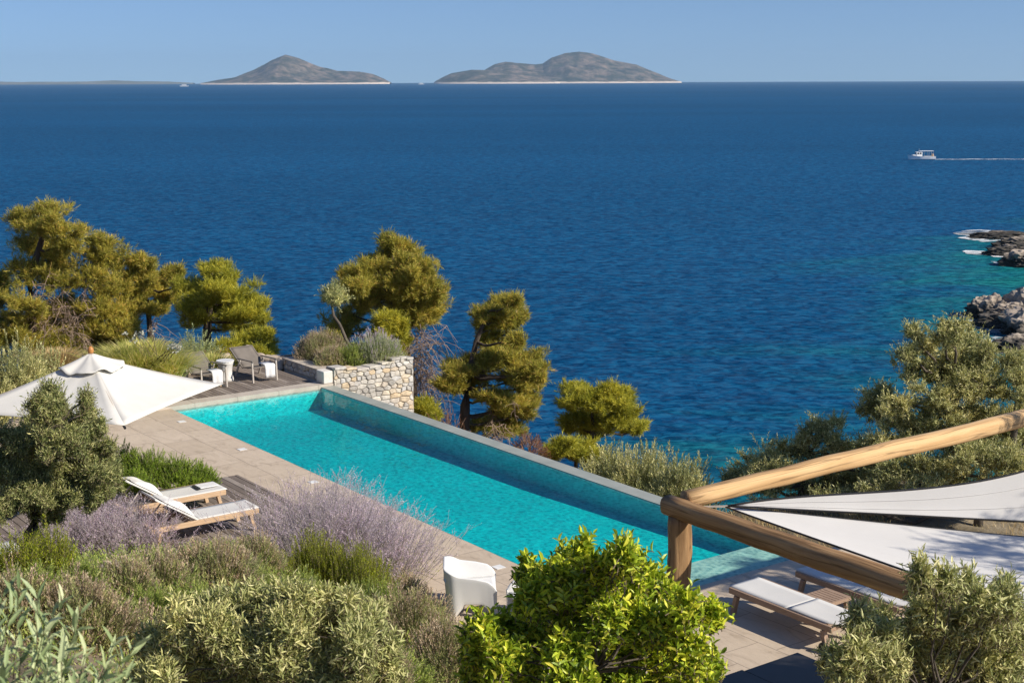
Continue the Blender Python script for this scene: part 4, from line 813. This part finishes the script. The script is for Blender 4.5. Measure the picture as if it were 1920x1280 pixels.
# ================================================================== TREES AND PLANTS
def B(x, y, D, z=None):                     # trunk foot under a photo point, D metres ahead, on the ground
    p = Q(x, y, D); p[2] = tzp(p[0], p[1])-.1 if z is None else z; return p
def pth(base, D, *pts): return [base]+[Q(x, y, D+(d[0] if d else 0)) for (x, y, *d) in pts]
GP = 'pines on the slope above the sea'
def pine(D, foot, pts, r, px, label, seed, kind='pine', dead=None, n=21, k=21, dj=.9, s=.36):
    b = B(foot[0], foot[1], D); path = pth(b, D, *pts)
    return tree('pine_tree', b, path, np.linspace(r, r*.25, len(path)), px, D, label, 'pine tree', kind, seed, dj, k, n, GP, dead, .05, s)
pine(45, (62, 650), [(60, 600), (55, 520), (75, 460), (90, 400)], .22, [(90, 392, 30, 16), (55, 412, 30, 14), (105, 425, 42, 22), (75, 460, 38, 20), (130, 462, 24, 16), (32, 412, 16, 12), (95, 490, 38, 20), (58, 510, 28, 18), (112, 522, 30, 18), (45, 568, 32, 20), (85, 600, 40, 24), (118, 628, 30, 20), (28, 605, 24, 18), (120, 575, 28, 16), (150, 432, 10, 10), (60, 640, 50, 20), (15, 630, 30, 18), (100, 650, 40, 14)],
     'tallest olive-green pine at the far left with bare brown branches inside', 1, dead=[(85, 570, 50, 90, 46, 1.0), (140, 600, 45, 70, 46, 1.0)])
pine(46, (190, 660), [(188, 600), (190, 530), (185, 460)], .17, [(178, 452, 20, 12), (195, 476, 32, 18), (215, 500, 28, 20), (178, 520, 32, 18), (218, 545, 32, 20), (238, 570, 18, 18), (185, 578, 34, 20), (165, 612, 28, 18), (215, 602, 30, 16), (240, 520, 10, 10), (150, 640, 34, 16), (230, 630, 26, 16), (195, 645, 40, 14), (250, 605, 16, 14)],
     'second pine from the left with a rounded top, leaning on the tallest one', 2, dead=[(150, 520, 40, 100, 22, 1.4), (170, 610, 70, 70, 16, 1.2)])
pine(47, (285, 640), [(280, 600), (272, 550), (275, 500)], .13, [(264, 490, 17, 10), (270, 516, 24, 15), (300, 530, 22, 12), (325, 510, 15, 9), (334, 540, 12, 9), (275, 550, 22, 12), (310, 556, 20, 10), (290, 580, 20, 9), (262, 572, 14, 10)],
     'slim open pine with a wispy crown between two denser pines', 3, dead=[(275, 600, 40, 40, 12, 1.1)])
pine(44, (390, 660), [(388, 620), (395, 560), (400, 510)], .17, [(395, 503, 24, 12), (420, 520, 25, 14), (380, 540, 34, 16), (420, 550, 40, 18), (455, 560, 34, 16), (365, 572, 26, 14), (410, 585, 44, 16), (455, 590, 34, 16), (478, 574, 20, 13), (490, 597, 12, 9), (440, 608, 35, 10), (378, 602, 28, 10)],
     'broad dome-shaped pine behind the grey deck chairs', 4, 'pine2')
pine(42, (455, 690), [(455, 670), (460, 650)], .09, [(490, 635, 24, 12), (450, 642, 30, 12), (500, 663, 13, 9), (478, 662, 24, 10), (425, 655, 22, 12), (502, 628, 10, 8)],
     'low yellow-green young pine just behind the right deck chair', 5, 'pine2')
pine(46, (-12, 640), [(-12, 600), (-8, 540)], .13, [(-5, 525, 17, 13), (-2, 548, 15, 13), (-22, 562, 30, 18), (-20, 530, 20, 16)], 'pine tip entering at the left picture edge', 6)
pine(42, (770, 800), [(768, 720), (758, 650), (735, 590), (728, 540), (740, 480)], .24, [(738, 453, 24, 12), (760, 470, 28, 16), (722, 490, 32, 18), (770, 505, 35, 20), (685, 508, 26, 14), (655, 515, 18, 11), (672, 535, 28, 16), (650, 548, 14, 10), (700, 548, 34, 16), (690, 565, 26, 14), (740, 528, 45, 24), (782, 540, 35, 22), (815, 545, 20, 18), (797, 575, 28, 18), (760, 570, 38, 18), (786, 600, 24, 14), (660, 590, 18, 12), (640, 618, 26, 18), (812, 590, 14, 12), (800, 510, 16, 14), (625, 640, 16, 12)],
     'large broad pine behind the stone planter with a skirt of dead twigs', 7, dead=[(768, 640, 70, 90, 60, 1.7), (785, 720, 55, 90, 55, 1.5), (800, 790, 40, 40, 12, 1.0)])
pine(41, (745, 700), [(742, 670), (738, 620)], .08, [(735, 612, 24, 16), (748, 635, 20, 14), (722, 628, 16, 12), (740, 655, 18, 12)], 'small bright pine growing in front of the big trunk with dead twigs', 8, 'pine2')
pine(39.5, (868, 840), [(872, 760), (882, 700), (893, 640), (915, 585)], .17, [(942, 569, 24, 10), (962, 566, 14, 9), (925, 589, 30, 12), (958, 596, 20, 11), (930, 610, 26, 10), (903, 602, 14, 9), (920, 640, 26, 14), (952, 650, 24, 12), (966, 640, 14, 10), (935, 670, 34, 12), (970, 682, 32, 14), (990, 700, 26, 12), (1004, 706, 12, 9), (962, 710, 28, 12), (984, 722, 20, 10), (880, 682, 28, 14), (864, 698, 26, 10), (885, 708, 24, 10), (848, 722, 24, 13), (870, 726, 20, 10), (928, 746, 24, 12), (955, 762, 34, 14), (984, 750, 20, 12), (940, 782, 28, 12), (978, 776, 20, 9), (950, 803, 28, 9), (905, 800, 22, 9)],
     'gnarled open pine with layered tufts right of the stone planter', 9, dead=[(930, 790, 60, 60, 14, .9)])
pine(42, (1110, 880), [(1108, 840), (1112, 800), (1110, 770)], .15, [(1085, 730, 24, 12), (1110, 740, 30, 14), (1070, 755, 20, 12), (1145, 737, 22, 12), (1165, 747, 20, 14), (1130, 760, 34, 14), (1095, 785, 28, 13), (1066, 795, 18, 12), (1150, 790, 30, 13), (1182, 795, 22, 11), (1112, 805, 24, 11), (1168, 770, 24, 13), (1195, 805, 10, 8)],
     'umbrella-shaped yellow-green pine standing alone against the sea', 10, 'pine2')
pine(40, (1080, 880), [(1080, 865), (1080, 845)], .08, [(1058, 836, 26, 13), (1085, 845, 30, 13), (1040, 850, 18, 10), (1110, 857, 22, 11), (1128, 866, 14, 8)], 'low yellow-green pine shrub under the lone umbrella pine', 11, 'pine2')
pine(38, (800, 800), [(797, 780), (795, 765)], .05, [(795, 765, 16, 9), (810, 778, 18, 8)], 'small low pine tuft at the foot of the stone planter wall', 12, 'pine2')
for x, y, D, w_, h_, lab, sd_ in [(835, 812, 37, 1.5, 1.1, 'rust-brown dead shrub between the planter wall and the gnarled pine', 1), (990, 838, 36, .8, .5, 'brown dry low shrub below the gnarled pine along the pool coping', 2)]:
    b = B(x, y, D); t = thing('dead_shrub', b, lab, 'shrub', 'dead shrubs behind the pool coping'); rw = np.random.default_rng(sd_+70); g = Geo(); gs = Geo(); b[2] = Q(x, y, D)[2]-h_
    p, d = dome(rw, b, w_, w_, h_*1.4, 260); shoots(g, rw, p, norm(d+[0, 0, .4]+.4*rdir(rw, 260)), .2, 12, .06, .014, .9, 0, 0, 0, gs, .006); g.build('foliage', MT['reddead'], t); gs.build('stems', MT['dead'], t)
    for o in t.children: o.location = (-np.array(t.location)).tolist()
# --- sapling on the planter
b = K(-1.6, 6.0, .2); rw = np.random.default_rng(5); Ds = b[1]
tree('olive_sapling', b, [b, Q(648, 635, Ds), Q(637, 608, Ds), Q(625, 592, Ds), Q(622, 570, Ds)], [.05, .048, .042, .04, .03], [(622, 548, 12, 8), (612, 555, 10, 7), (635, 556, 14, 8), (624, 562, 16, 8), (645, 562, 8, 5)], Ds, 'small grey olive tree with crooked bare trunk on the planter', 'olive tree', 'silver', 15, .2, 4, 34, r0=.018)
# --- olives right
GO = 'olive trees behind the shade sails'
def olive(D, foot, pts, r, px, label, seed, kind='olive', n=12, k=26, dj=.9, group=GO, r0=.045, s=.38):
    b = B(foot[0], foot[1], D); path = pth(b, D, *pts); return tree('olive_tree', b, path, np.linspace(r, r*.35, len(path)), px, D, label, 'olive tree', kind, seed, dj, k, n, group, None, r0, s)
olive(28, (1755, 960), [(1760, 920), (1775, 860), (1790, 790), (1795, 720)], .16, [(1715, 623, 17, 12), (1732, 645, 18, 15), (1705, 660, 18, 16), (1722, 690, 28, 16), (1745, 700, 14, 11), (1790, 613, 26, 11), (1775, 630, 20, 13), (1802, 640, 28, 15), (1832, 645, 22, 13), (1790, 670, 32, 20), (1832, 680, 32, 20), (1852, 660, 14, 14), (1800, 712, 38, 22), (1760, 742, 34, 18), (1842, 722, 32, 18), (1650, 740, 28, 14), (1640, 768, 26, 14), (1682, 760, 28, 14), (1700, 790, 34, 16), (1762, 782, 38, 16), (1822, 772, 38, 18), (1742, 822, 46, 18), (1802, 832, 46, 18), (1680, 830, 38, 16), (1865, 800, 34, 20), (1765, 700, 16, 12)], 'tallest olive tree behind the sails with an airy two-topped crown', 20)
olive(27, (1900, 960), [(1895, 900), (1900, 820), (1910, 740)], .14, [(1900, 680, 24, 16), (1918, 710, 28, 18), (1880, 730, 28, 16), (1935, 752, 38, 22), (1892, 780, 38, 18), (1925, 820, 40, 20), (1885, 850, 34, 20), (1925, 875, 40, 20)], 'olive tree cut by the right edge above the light log', 21)
olive(29.5, (1500, 960), [(1500, 930), (1510, 890), (1520, 850)], .11, [(1545, 800, 28, 12), (1520, 820, 24, 13), (1572, 830, 28, 14), (1602, 850, 34, 16), (1480, 840, 34, 13), (1440, 860, 34, 13), (1402, 880, 30, 11), (1380, 896, 24, 10), (1470, 880, 44, 15), (1540, 870, 44, 17), (1510, 910, 44, 15), (1430, 908, 40, 13), (1582, 900, 40, 17), (1640, 880, 38, 17), (1625, 835, 20, 14)], 'low spreading olive tree left of the tall one behind the light log', 22)
olive(26.5, (1835, 965), [(1838, 920), (1850, 880), (1860, 850)], .1, [(1700, 882, 44, 18), (1762, 872, 44, 18), (1822, 852, 38, 18), (1882, 862, 40, 18), (1650, 915, 38, 14), (1562, 935, 38, 12), (1730, 915, 36, 14), (1892, 902, 40, 14), (1800, 905, 40, 14)], 'shaded dense olive tree under the light log behind the sails', 23, 'olive', n=12)
rw = np.random.default_rng(200)
for (c, r_, lab, sd_) in [((10.2, 12.2, 5.0), 1.5, 'olive tree beyond the right edge shading the larger sail', 24), ((11.2, 17.8, 4.7), 1.15, 'olive tree beyond the right edge shading the shallow end of the pool', 25)]:
    c = np.array(c); b = c.copy(); b[2] = tzp(c[0], c[1])-.1; D = c[1]; px = []
    for q in range(14): o_ = rdir(rw, 1)[0]*r_*.8; px.append((960+(c[0]+o_[0])*F/(D+o_[1])*.985, 640, 0, 0, o_))
    rg = np.random.default_rng(sd_); t = thing('olive_tree', b, lab, 'olive tree', GO); cl = [(c+q[4], np.full(3, r_*.38)) for q in px]; sub = subclumps(cl, 6, rg, .55)
    g = Geo(); limbs(g, rg, [b, (b+c)/2+np.array([.1, .1, 0]), c], [.14, .11, .06], cl, sub, .04); g.build('trunk', MT['olive_bark'], t, True, b)
    g = Geo(); gs = Geo(); [f_olive(g, gs, rg, q, rr_q, 22) for q, rr_q in sub]; g.build('crown', MT['olive'], t, False, b); gs.build('twigs', MT['stem'], t, False, b)
# --- silver bush and more by the coping
def bush(kind, x, y, D, w_, h_, label, seed, group=None, dens=1., name='shrub', z=None, dp=None):
    b = B(x, y, D); 
    if z is not None: b[2] = z
    return shrub(kind, name, b, w_, h_, label, seed, dp, dens, group)
def bushpx(kind, x, yb, yt, wpx, D, label, seed, group=None, dens=1., name='shrub', dp=None):     # foot and top given in the photo
    b = Q(x, yb, D); h_ = (yb-yt)*D/F; return shrub(kind, name, b, wpx*D/F, h_, label, seed, dp, dens, group)
GS = 'silvery bushes below the pool coping'
bushpx('olive', 1150, 960, 830, 170, 31, 'left silvery bush below the pool coping under the lone pine', 30, GS, 1.9); bushpx('olive', 1215, 970, 818, 160, 30, 'middle and tallest silvery bush below the pool coping', 31, GS, 1.9); bushpx('olive', 1280, 975, 850, 130, 28.5, 'right silvery bush below the pool coping next to the log corner', 32, GS, 1.9)
bushpx('olive', 1110, 930, 862, 60, 32, 'small silvery bush half behind the coping under the yellow pine shrub', 33, GS)
GD = 'dry grass clumps behind the sails'
for i_, (x, y) in enumerate([(1690, 965), (1850, 965)]): pass
b_dry = Geo(); rw = np.random.default_rng(90); n = 14000; ll0 = 10.5+11*rw.random(n); ww0 = 6.4+7*rw.random(n); p = A0+LV*ll0[:, None]+WV*ww0[:, None]; p[:, 2] = tz(ll0, ww0)
blades(b_dry, rw, p, norm(np.c_[rw.normal(size=(n, 2))*.35, np.ones(n)]), .25+.35*rw.random(n), .014, .3); tag(b_dry.build('dry_grass', MT['grassdry']), 'dry tan grass on the terrace beyond the sails', 'grass', kind='stuff')
# --- far deck planting
bushpx('grass', 265, 700, 612, 150, 33.5, 'big arching green-gold grass clump behind the umbrella top', 40, dens=1.9, name='ornamental_grass'); bushpx('grass', 318, 705, 640, 70, 33, 'smaller pale grass clump beside the left deck chair', 41, dens=1.9, name='ornamental_grass')
bushpx('grass', 400, 690, 648, 70, 36.5, 'low fresh grass tuft between the two deck chairs', 42, dens=1.8, name='ornamental_grass'); bushpx('grassdry', 100, 690, 638, 120, 35, 'brown dry grass clump left of the umbrella finial', 43, dens=1.8, name='ornamental_grass')
bushpx('greygreen', 368, 690, 622, 75, 38, 'silver-grey shrub behind the left deck chair', 44); bushpx('grass', 455, 684, 655, 60, 38.5, 'thin grass tuft behind the tall driftwood fork', 50, dens=1.6, name='ornamental_grass')
for i_, (x, y) in enumerate([(262, 652), (318, 640), (330, 652), (297, 634)]):
    pass
bushpx('olive', 35, 760, 628, 130, 31, 'large silvery-green bush behind the umbrella at the left edge', 45, dens=1.3); bushpx('olive', 98, 740, 650, 60, 32, 'rounded bush between the umbrella and the dry brown grass', 46); bushpx('olive', -25, 800, 655, 110, 30, 'silvery-green bush cut by the left edge above the parasol', 47)
rw = np.random.default_rng(3); g = Geo(); gs = Geo(); pos = [Q(260+rw.normal()*12, 628+rw.normal()*3, 33.2) for q in range(5)]+[Q(328+rw.normal()*9, 652+rw.normal()*4, 32.6) for q in range(6)]
b = Q(295, 690, 33); t = thing('oleander', b, 'white flower clusters among the arching grass by the deck', 'flowers')
for p in pos:
    q, d = ell(rw, p, np.array([.05, .05, .04]), 14, .1, -1); g = Geo(); leaves(g, q, norm(d+.5*rdir(rw, 14)), norm(np.cross(d, rdir(rw, 14))), .07, .05); g.build('flower_head', MT['petal'], t, False, b)
    gs = Geo(); gs.tube(curve(b+rw.normal(size=3)*.1, p, .05, rw, 4), [.012, .01, .008, .006], 4, False); gs.build('stem', MT['stem'], t, False, b)
# planter
GPn = 'plants in the stone planter'
shrub('dry', 'lavender', K(-2.2, 5.2, .2), 1.35, .78, 'dry pinkish lavender mound at the left end of the stone planter', 51, 1.3, 1.2, GPn); shrub('dry', 'lavender', K(-1.2, 4.95, .2), .8, .5, 'smaller dry lavender mound in the middle of the stone planter', 52, .8, 1.2, GPn)
shrub('fern', 'shrub', K(-.9, 5.35, .2), .8, .62, 'fresh green shrub in the middle of the stone planter', 53, .7, 1.2, GPn); shrub('lavgreen', 'lavender', K(-.75, 6.05, .25), 1.3, .9, 'large grey-green lavender with tall spikes in the stone planter', 54, 1.1, 1.2, GPn)
# --- left: big olive by the loungers, stake, rosemary hedge
olive(17.5, (60, 1050), [(62, 1000), (70, 950), (85, 880), (95, 800)], .13, [(95, 735, 16, 14), (72, 752, 12, 10), (86, 770, 24, 16), (112, 785, 24, 15), (70, 800, 26, 16), (160, 748, 9, 9), (164, 770, 12, 11), (150, 795, 22, 14), (182, 798, 12, 11), (62, 825, 36, 18), (20, 815, 24, 14), (112, 830, 38, 20), (165, 838, 30, 18), (30, 850, 36, 20), (192, 848, 12, 10), (92, 877, 44, 22), (150, 885, 38, 20), (188, 885, 20, 14), (20, 895, 36, 22), (62, 925, 40, 20), (122, 930, 38, 20), (165, 928, 24, 15), (20, 943, 28, 16), (92, 957, 34, 13), (178, 860, 18, 13), (-10, 870, 30, 28), (200, 872, 20, 15), (205, 900, 16, 13), (200, 835, 11, 9), (190, 920, 16, 12)], 'dense green olive tree in front of the white umbrella', 60, 'olivefine', n=25, k=22, s=.34, dj=.5, group=None, r0=.03)
q = P(190, 955, .0); t = thing('wooden_stake', (q[0], q[1], -.1), 'thin orange wooden stake beside the olive tree', 'stake'); g = Geo(); g.tube([(0, 0, 0), (.01, 0, .3), (-.01, .01, .62)], [.03, .028, .026], 7); g.build('post', MT['teak'], t); g = Geo(); g.tube([(0, .03, .50), (.1, .05, .53), (.2, .08, .56)], .006, 5); g.build('tie_wire', MT['metal'], t)
GR = 'rosemary plants in the hedge by the loungers'
for i_, (x, yb, yt, wpx, D, lab) in enumerate([(238, 905, 828, 70, 25.2, 'rosemary plant at the left end of the hedge nearest the olive tree'), (285, 912, 838, 80, 24.9, 'middle rosemary plant of the hedge behind the lounger pillow'), (335, 915, 850, 80, 24.9, 'third rosemary plant of the hedge from the olive tree'), (375, 915, 868, 70, 25.2, 'low rosemary plant at the right end of the hedge by the planks'), (250, 930, 870, 70, 24.2, 'rosemary plant in front of the hedge beside the wooden stake')]):
    bushpx('rosemary', x, yb, yt, wpx, D, lab, 70+i_, GR, 2.0, 'rosemary')
# --- garden bank
def bank(kind, x, yb, yt, wpx, label, seed, group=None, dens=1., name='shrub', dp=None, sink=.1):
    b = G(x, yb); D = b[1]; h_ = (yb-yt)*D/F*1.02; b = b-np.array([0, 0, sink*h_]); return shrub(kind, name, b, wpx*D/F, h_*(1+sink), label, seed, dp, dens, group)
GG = 'lilac sage clumps in the garden bank'
for i_, (x, yb, yt, wpx, lab) in enumerate([(600, 1070, 905, 170, 'largest lilac sage clump with sprays reaching over the pool edge'), (705, 1105, 955, 140, 'lilac sage clump at the right end leaning over the paving'), (655, 1030, 925, 100, 'lilac sage clump at the back beside the pool edge'), (160, 1050, 938, 130, 'lilac sage clump under the olive tree at left'), (255, 1050, 945, 110, 'lilac sage clump left of the lounger leg')]):
    bank('sage', x, yb, yt, wpx, lab, 80+i_, GG, 1.15, 'sage')
GL = 'dry lavender mounds in the garden bank'
for i_, (x, yb, yt, wpx, lab) in enumerate([(400, 1105, 1012, 180, 'wide dry lavender mound directly below the lounger'), (300, 1120, 1030, 120, 'dry lavender mound left below the lounger leg'), (480, 1075, 1000, 100, 'dry lavender mound between lounger and lilac sage'), (150, 1215, 1075, 200, 'big rounded grey-brown lavender mound in the left foreground'), (35, 1180, 1065, 140, 'grey-brown lavender mound at the left edge'), (235, 1130, 1045, 120, 'lavender mound by the pale stone'), (770, 1210, 1095, 170, 'dry lavender mound left of the citrus bush and under the armchair'), (835, 1290, 1140, 150, 'pinkish dry lavender mound against the citrus bush foot'), (700, 1290, 1190, 130, 'dry lavender mound right of the silver-leaved bush'), (255, 1240, 1130, 110, 'small brown lavender mound beside the beige path'), (745, 1135, 1078, 110, 'small dry lavender mound at the paving edge left of the armchair')]):
    bank('dry', x, yb, yt, wpx, lab, 90+i_, GL, 1.25, 'lavender')
GH = 'bright green heath clumps in the garden bank'
for i_, (x, yb, yt, wpx, lab) in enumerate([(95, 1085, 1000, 90, 'bright heath clump under the olive trunk'), (35, 1090, 1020, 80, 'bright heath clump at the left edge'), (590, 1100, 998, 120, 'upright bright heath clump below the largest sage'), (665, 1128, 1015, 140, 'upright bright heath clump right of its twin below the sage')]):
    bank('heath', x, yb, yt, wpx, lab, 110+i_, GH, 1.6, 'heath')
GF = 'feathery green shrubs in the garden bank'
for i_, (x, yb, yt, wpx, lab) in enumerate([(360, 1190, 1080, 140, 'feathery green shrub in the middle of the bank above the silver bush'), (470, 1120, 1055, 120, 'low feathery green shrub below the dry lavender by the lounger'), (560, 1140, 1070, 120, 'feathery green shrub below the left bright heath'), (700, 1150, 1080, 120, 'feathery green shrub left of the armchair'), (755, 1290, 1225, 110, 'feathery green shrub at the bottom edge left of the citrus'), (330, 1130, 1075, 90, 'small feathery shrub beside the pale stone'), (440, 1190, 1110, 130, 'feathery green shrub behind the top of the silver bush'), (150, 1110, 1060, 110, 'small feathery shrub between heath and grey lavender'), (410, 1060, 1020, 70, 'tiny feathery shrub by the lounger shadow'), (280, 1165, 1105, 110, 'feathery green shrub right of the big rounded lavender mound'), (60, 1120, 1065, 90, 'feathery green shrub at the left edge below the heath'), (640, 1090, 1045, 90, 'feathery green shrub under the lilac sage at right'), (800, 1170, 1120, 80, 'feathery green shrub touching the armchair foot')]):
    bank('fern', x, yb, yt, wpx, lab, 120+i_, GF, 1.3)
rng0 = np.random.default_rng(8)
rock('garden_stone', G(215, 1092)+np.array([0, 0, .1]), (.17, .14, .13), 21, 'pale stone lying between lavender mounds in the bank', MT['driftwood'], 3, .4); rock('garden_stone', G(282, 1012)+np.array([0, 0, .05]), (.12, .1, .09), 22, 'small pale stone behind the lounger leg', MT['driftwood'], 3, .4); rock('garden_stone', G(245, 1205)+np.array([0, 0, .05]), (.13, .1, .1), 23, 'small pale stone at the beige garden path', MT['driftwood'], 3, .4)
q = [G(120, 1225), G(290, 1215), G(330, 1252), G(130, 1268)]; g = Geo(); v = np.array(q); v[:, 2] += .05; w0 = v.copy(); w0[:, 2] -= .3; g.add(np.r_[v, w0], [np.array([[0, 3, 2, 1]]), np.array([[0, 1, 5, 4], [1, 2, 6, 5], [2, 3, 7, 6], [3, 0, 4, 7]])]); tag(g.build('garden_path', MT['soil']), kind='structure')
# silver bush in front, citrus, right olive, near sprigs
def fixed(name, D, foot, px, label, cat, kind, seed, n, k, dj, r=.05, r0=.012, s=.5):
    b = B(foot[0], foot[1], D); return tree(name, b, pth(b, D, (foot[0], foot[1]-70), (foot[0], foot[1]-140)), [r, r*.7, r*.5], px, D, label, cat, kind, seed, dj, k, n, None, None, r0, s)
fixed('silver_bush', 8.6, (490, 1340), [(380, 1142, 28, 20), (440, 1130, 32, 22), (500, 1126, 35, 22), (560, 1134, 32, 22), (610, 1146, 30, 22), (655, 1138, 28, 20), (690, 1170, 26, 22), (340, 1178, 32, 25), (400, 1178, 40, 28), (470, 1170, 42, 28), (540, 1178, 42, 28), (610, 1190, 42, 28), (665, 1206, 36, 28), (310, 1222, 34, 28), (375, 1226, 42, 28), (450, 1222, 44, 28), (530, 1230, 44, 28), (600, 1238, 42, 28), (660, 1250, 38, 28), (300, 1266, 36, 24), (370, 1274, 44, 24), (450, 1274, 44, 24), (540, 1274, 44, 24), (620, 1278, 44, 24), (690, 1274, 28, 22), (530, 1107, 22, 12), (620, 1120, 18, 12), (280, 1246, 20, 18), (470, 1107, 10, 14), (575, 1112, 10, 14), (655, 1122, 10, 14), (415, 1118, 10, 14), (700, 1142, 12, 16), (350, 1150, 12, 16), (715, 1202, 24, 24), (722, 1246, 22, 24), (290, 1202, 22, 20), (265, 1274, 24, 18), (330, 1138, 10, 12)], 'wide silver-leaved olive bush at the bottom centre-left', 'bush', 'olivenear', 140, 52, 8, .45, s=.6)
fixed('citrus_bush', 9.2, (1110, 1400), [(1088, 1040, 18, 18), (1062, 1048, 14, 18), (1172, 1042, 18, 18), (1140, 1060, 22, 20), (1205, 1068, 18, 16), (1010, 1078, 28, 20), (1050, 1088, 34, 26), (1110, 1088, 34, 26), (1170, 1095, 34, 26), (1220, 1095, 26, 22), (1255, 1105, 22, 18), (1000, 1115, 34, 22), (1290, 1138, 28, 18), (1340, 1148, 24, 10), (1060, 1140, 38, 26), (1130, 1150, 38, 26), (1200, 1160, 38, 26), (1260, 1170, 34, 23), (950, 1168, 34, 18), (905, 1175, 26, 18), (890, 1202, 24, 16), (1000, 1185, 38, 23), (940, 1222, 38, 23), (1060, 1212, 44, 26), (1140, 1220, 44, 26), (1220, 1220, 44, 26), (1290, 1212, 38, 22), (1322, 1240, 28, 20), (900, 1262, 34, 20), (980, 1267, 44, 23), (1070, 1275, 44, 23), (1160, 1277, 44, 23), (1240, 1277, 44, 23), (1310, 1277, 38, 20), (985, 1062, 12, 12), (1095, 1022, 8, 10), (1178, 1022, 8, 10)], 'bright yellow-green citrus bush at the bottom centre', 'bush', 'citrus', 141, 27, 7, .45, s=.6)
fixed('olive_bush', 8.4, (1760, 1450), [(1728, 1070, 14, 18), (1775, 1085, 14, 18), (1815, 1095, 16, 18), (1880, 1095, 14, 18), (1735, 1100, 22, 22), (1790, 1115, 24, 20), (1838, 1125, 26, 20), (1880, 1125, 24, 22), (1740, 1145, 38, 24), (1800, 1162, 42, 24), (1860, 1162, 38, 26), (1905, 1165, 24, 26), (1607, 1148, 14, 16), (1650, 1160, 16, 16), (1622, 1172, 26, 18), (1658, 1190, 28, 18), (1702, 1192, 34, 24), (1608, 1216, 34, 18), (1662, 1232, 38, 22), (1742, 1222, 44, 26), (1820, 1222, 44, 26), (1890, 1222, 40, 26), (1582, 1252, 32, 16), (1640, 1275, 44, 20), (1720, 1277, 44, 22), (1800, 1277, 44, 22), (1880, 1277, 44, 22), (1560, 1225, 14, 12)], 'silvery olive bush in the lower right corner over the log', 'bush', 'olivenear', 142, 44, 7, .4, s=.6)
# close olive sprigs, lower left
rw = np.random.default_rng(150); b = B(60, 1500, 4.2); t = thing('olive_sprigs', b, 'out-of-focus olive sprigs with long pale leaves at the lower left corner', 'olive tree'); g = Geo(); gs = Geo(); g2 = Geo()
tips = [(35, 1105, 4.2), (70, 1120, 4.3), (118, 1125, 4.0), (150, 1150, 4.1), (20, 1150, 4.1), (85, 1170, 3.9), (215, 1200, 4.2), (250, 1215, 4.0), (120, 1200, 3.9), (40, 1215, 4.0), (160, 1225, 3.9), (10, 1250, 3.8), (90, 1250, 3.8), (200, 1255, 4.0), (60, 1280, 3.7), (140, 1285, 3.7), (235, 1275, 3.9), (-10, 1190, 4.0), (20, 1300, 3.7), (180, 1300, 3.8), (110, 1310, 3.7), (100, 1145, 4.0), (5, 1120, 4.2), (140, 1180, 4.0), (225, 1240, 4.0), (115, 1240, 3.8)]
for x, y, D in tips:
    e = Q(x, y, D); s0 = Q(x*.65+rw.normal()*20, y+150+40*rw.random(), D-.05+.3*rw.random()); d = norm((e-s0)[None])[0]
    shoots(g, rw, s0[None], d[None], np.linalg.norm(e-s0), 17, .078, .0145, .75, 0, .2, 1, gs, .0026, .15, .15, .35)
g.build('foliage', MT['sprig'], t, False, b); gs.build('twigs', MT['stem'], t, False, b); g2.tube([b, Q(60, 1420, 4.1), Q(80, 1330, 4)], [.03, .02, .01], 6); g2.build('trunk', MT['olive_bark'], t, False, b)
# low ground cover filling the bank
rw = np.random.default_rng(160); n = 16000; l0 = 9.8+17*rw.random(n); w0 = -2.3-11*rw.random(n); z0 = tz(l0, w0); ok = z0 > -.1; l0, w0, z0 = l0[ok], w0[ok], z0[ok]; p = A0+LV*l0[:, None]+WV*w0[:, None]; p[:, 2] = z0+.02; n = len(p)
g = Geo(); shoots(g, rw, p, norm(np.c_[rw.normal(size=(n, 2))*.5, np.ones(n)]), .12+.16*rw.random(n), 9, .04, .012, .8, 0, .1, 0); tag(g.build('ground_cover', MT['fern']), 'low mixed green ground cover between the shrubs of the bank', 'ground cover', kind='stuff')
# dark scrub on the sea slope behind the coping
rw = np.random.default_rng(170); n = 15000; l0 = -26+34*rw.random(n); w0 = 5.0+9*rw.random(n)**1.3; mk = ~((l0 > -3.6) & (l0 < .3) & (w0 < 7.1)); l0, w0 = l0[mk], w0[mk]; n = len(l0); p = A0+LV*l0[:, None]+WV*w0[:, None]; p[:, 2] = tz(l0, w0)+.15
g = Geo(); shoots(g, rw, p, norm(np.c_[rw.normal(size=(n, 2))*.5, np.ones(n)]), .3+.5*rw.random(n)**2, 10, .1, .03, .8, 0, .1, 0)
n = 14000; l0 = -26+21.5*rw.random(n); w0 = -14+19*rw.random(n); p = A0+LV*l0[:, None]+WV*w0[:, None]; p[:, 2] = tz(l0, w0)+.1; shoots(g, rw, p, norm(np.c_[rw.normal(size=(n, 2))*.5, np.ones(n)]), .2+.4*rw.random(n)**2, 10, .1, .03, .8, 0, .1, 0)
tag(g.build('slope_scrub', MT['pinebrown']), 'dark dry scrub covering the slope down to the sea', 'scrub', kind='stuff')
# ================================================================== AIR
mh, n_, l_, b_ = nt('haze_air'); n_.remove(b_); pv = n_.new('ShaderNodeVolumePrincipled'); pv.inputs['Color'].default_value = (.50, .74, 1, 1); pv.inputs['Density'].default_value = 4.0e-5; pv.inputs['Anisotropy'].default_value = .1
l_.new(pv.outputs[0], n_['Material Output'].inputs['Volume'])
g = Geo(); g.box((0, 0, 135), (34000, 34000, 330)); tag(g.build('haze', mh), 'thin blue summer haze over the sea', 'haze', kind='stuff')
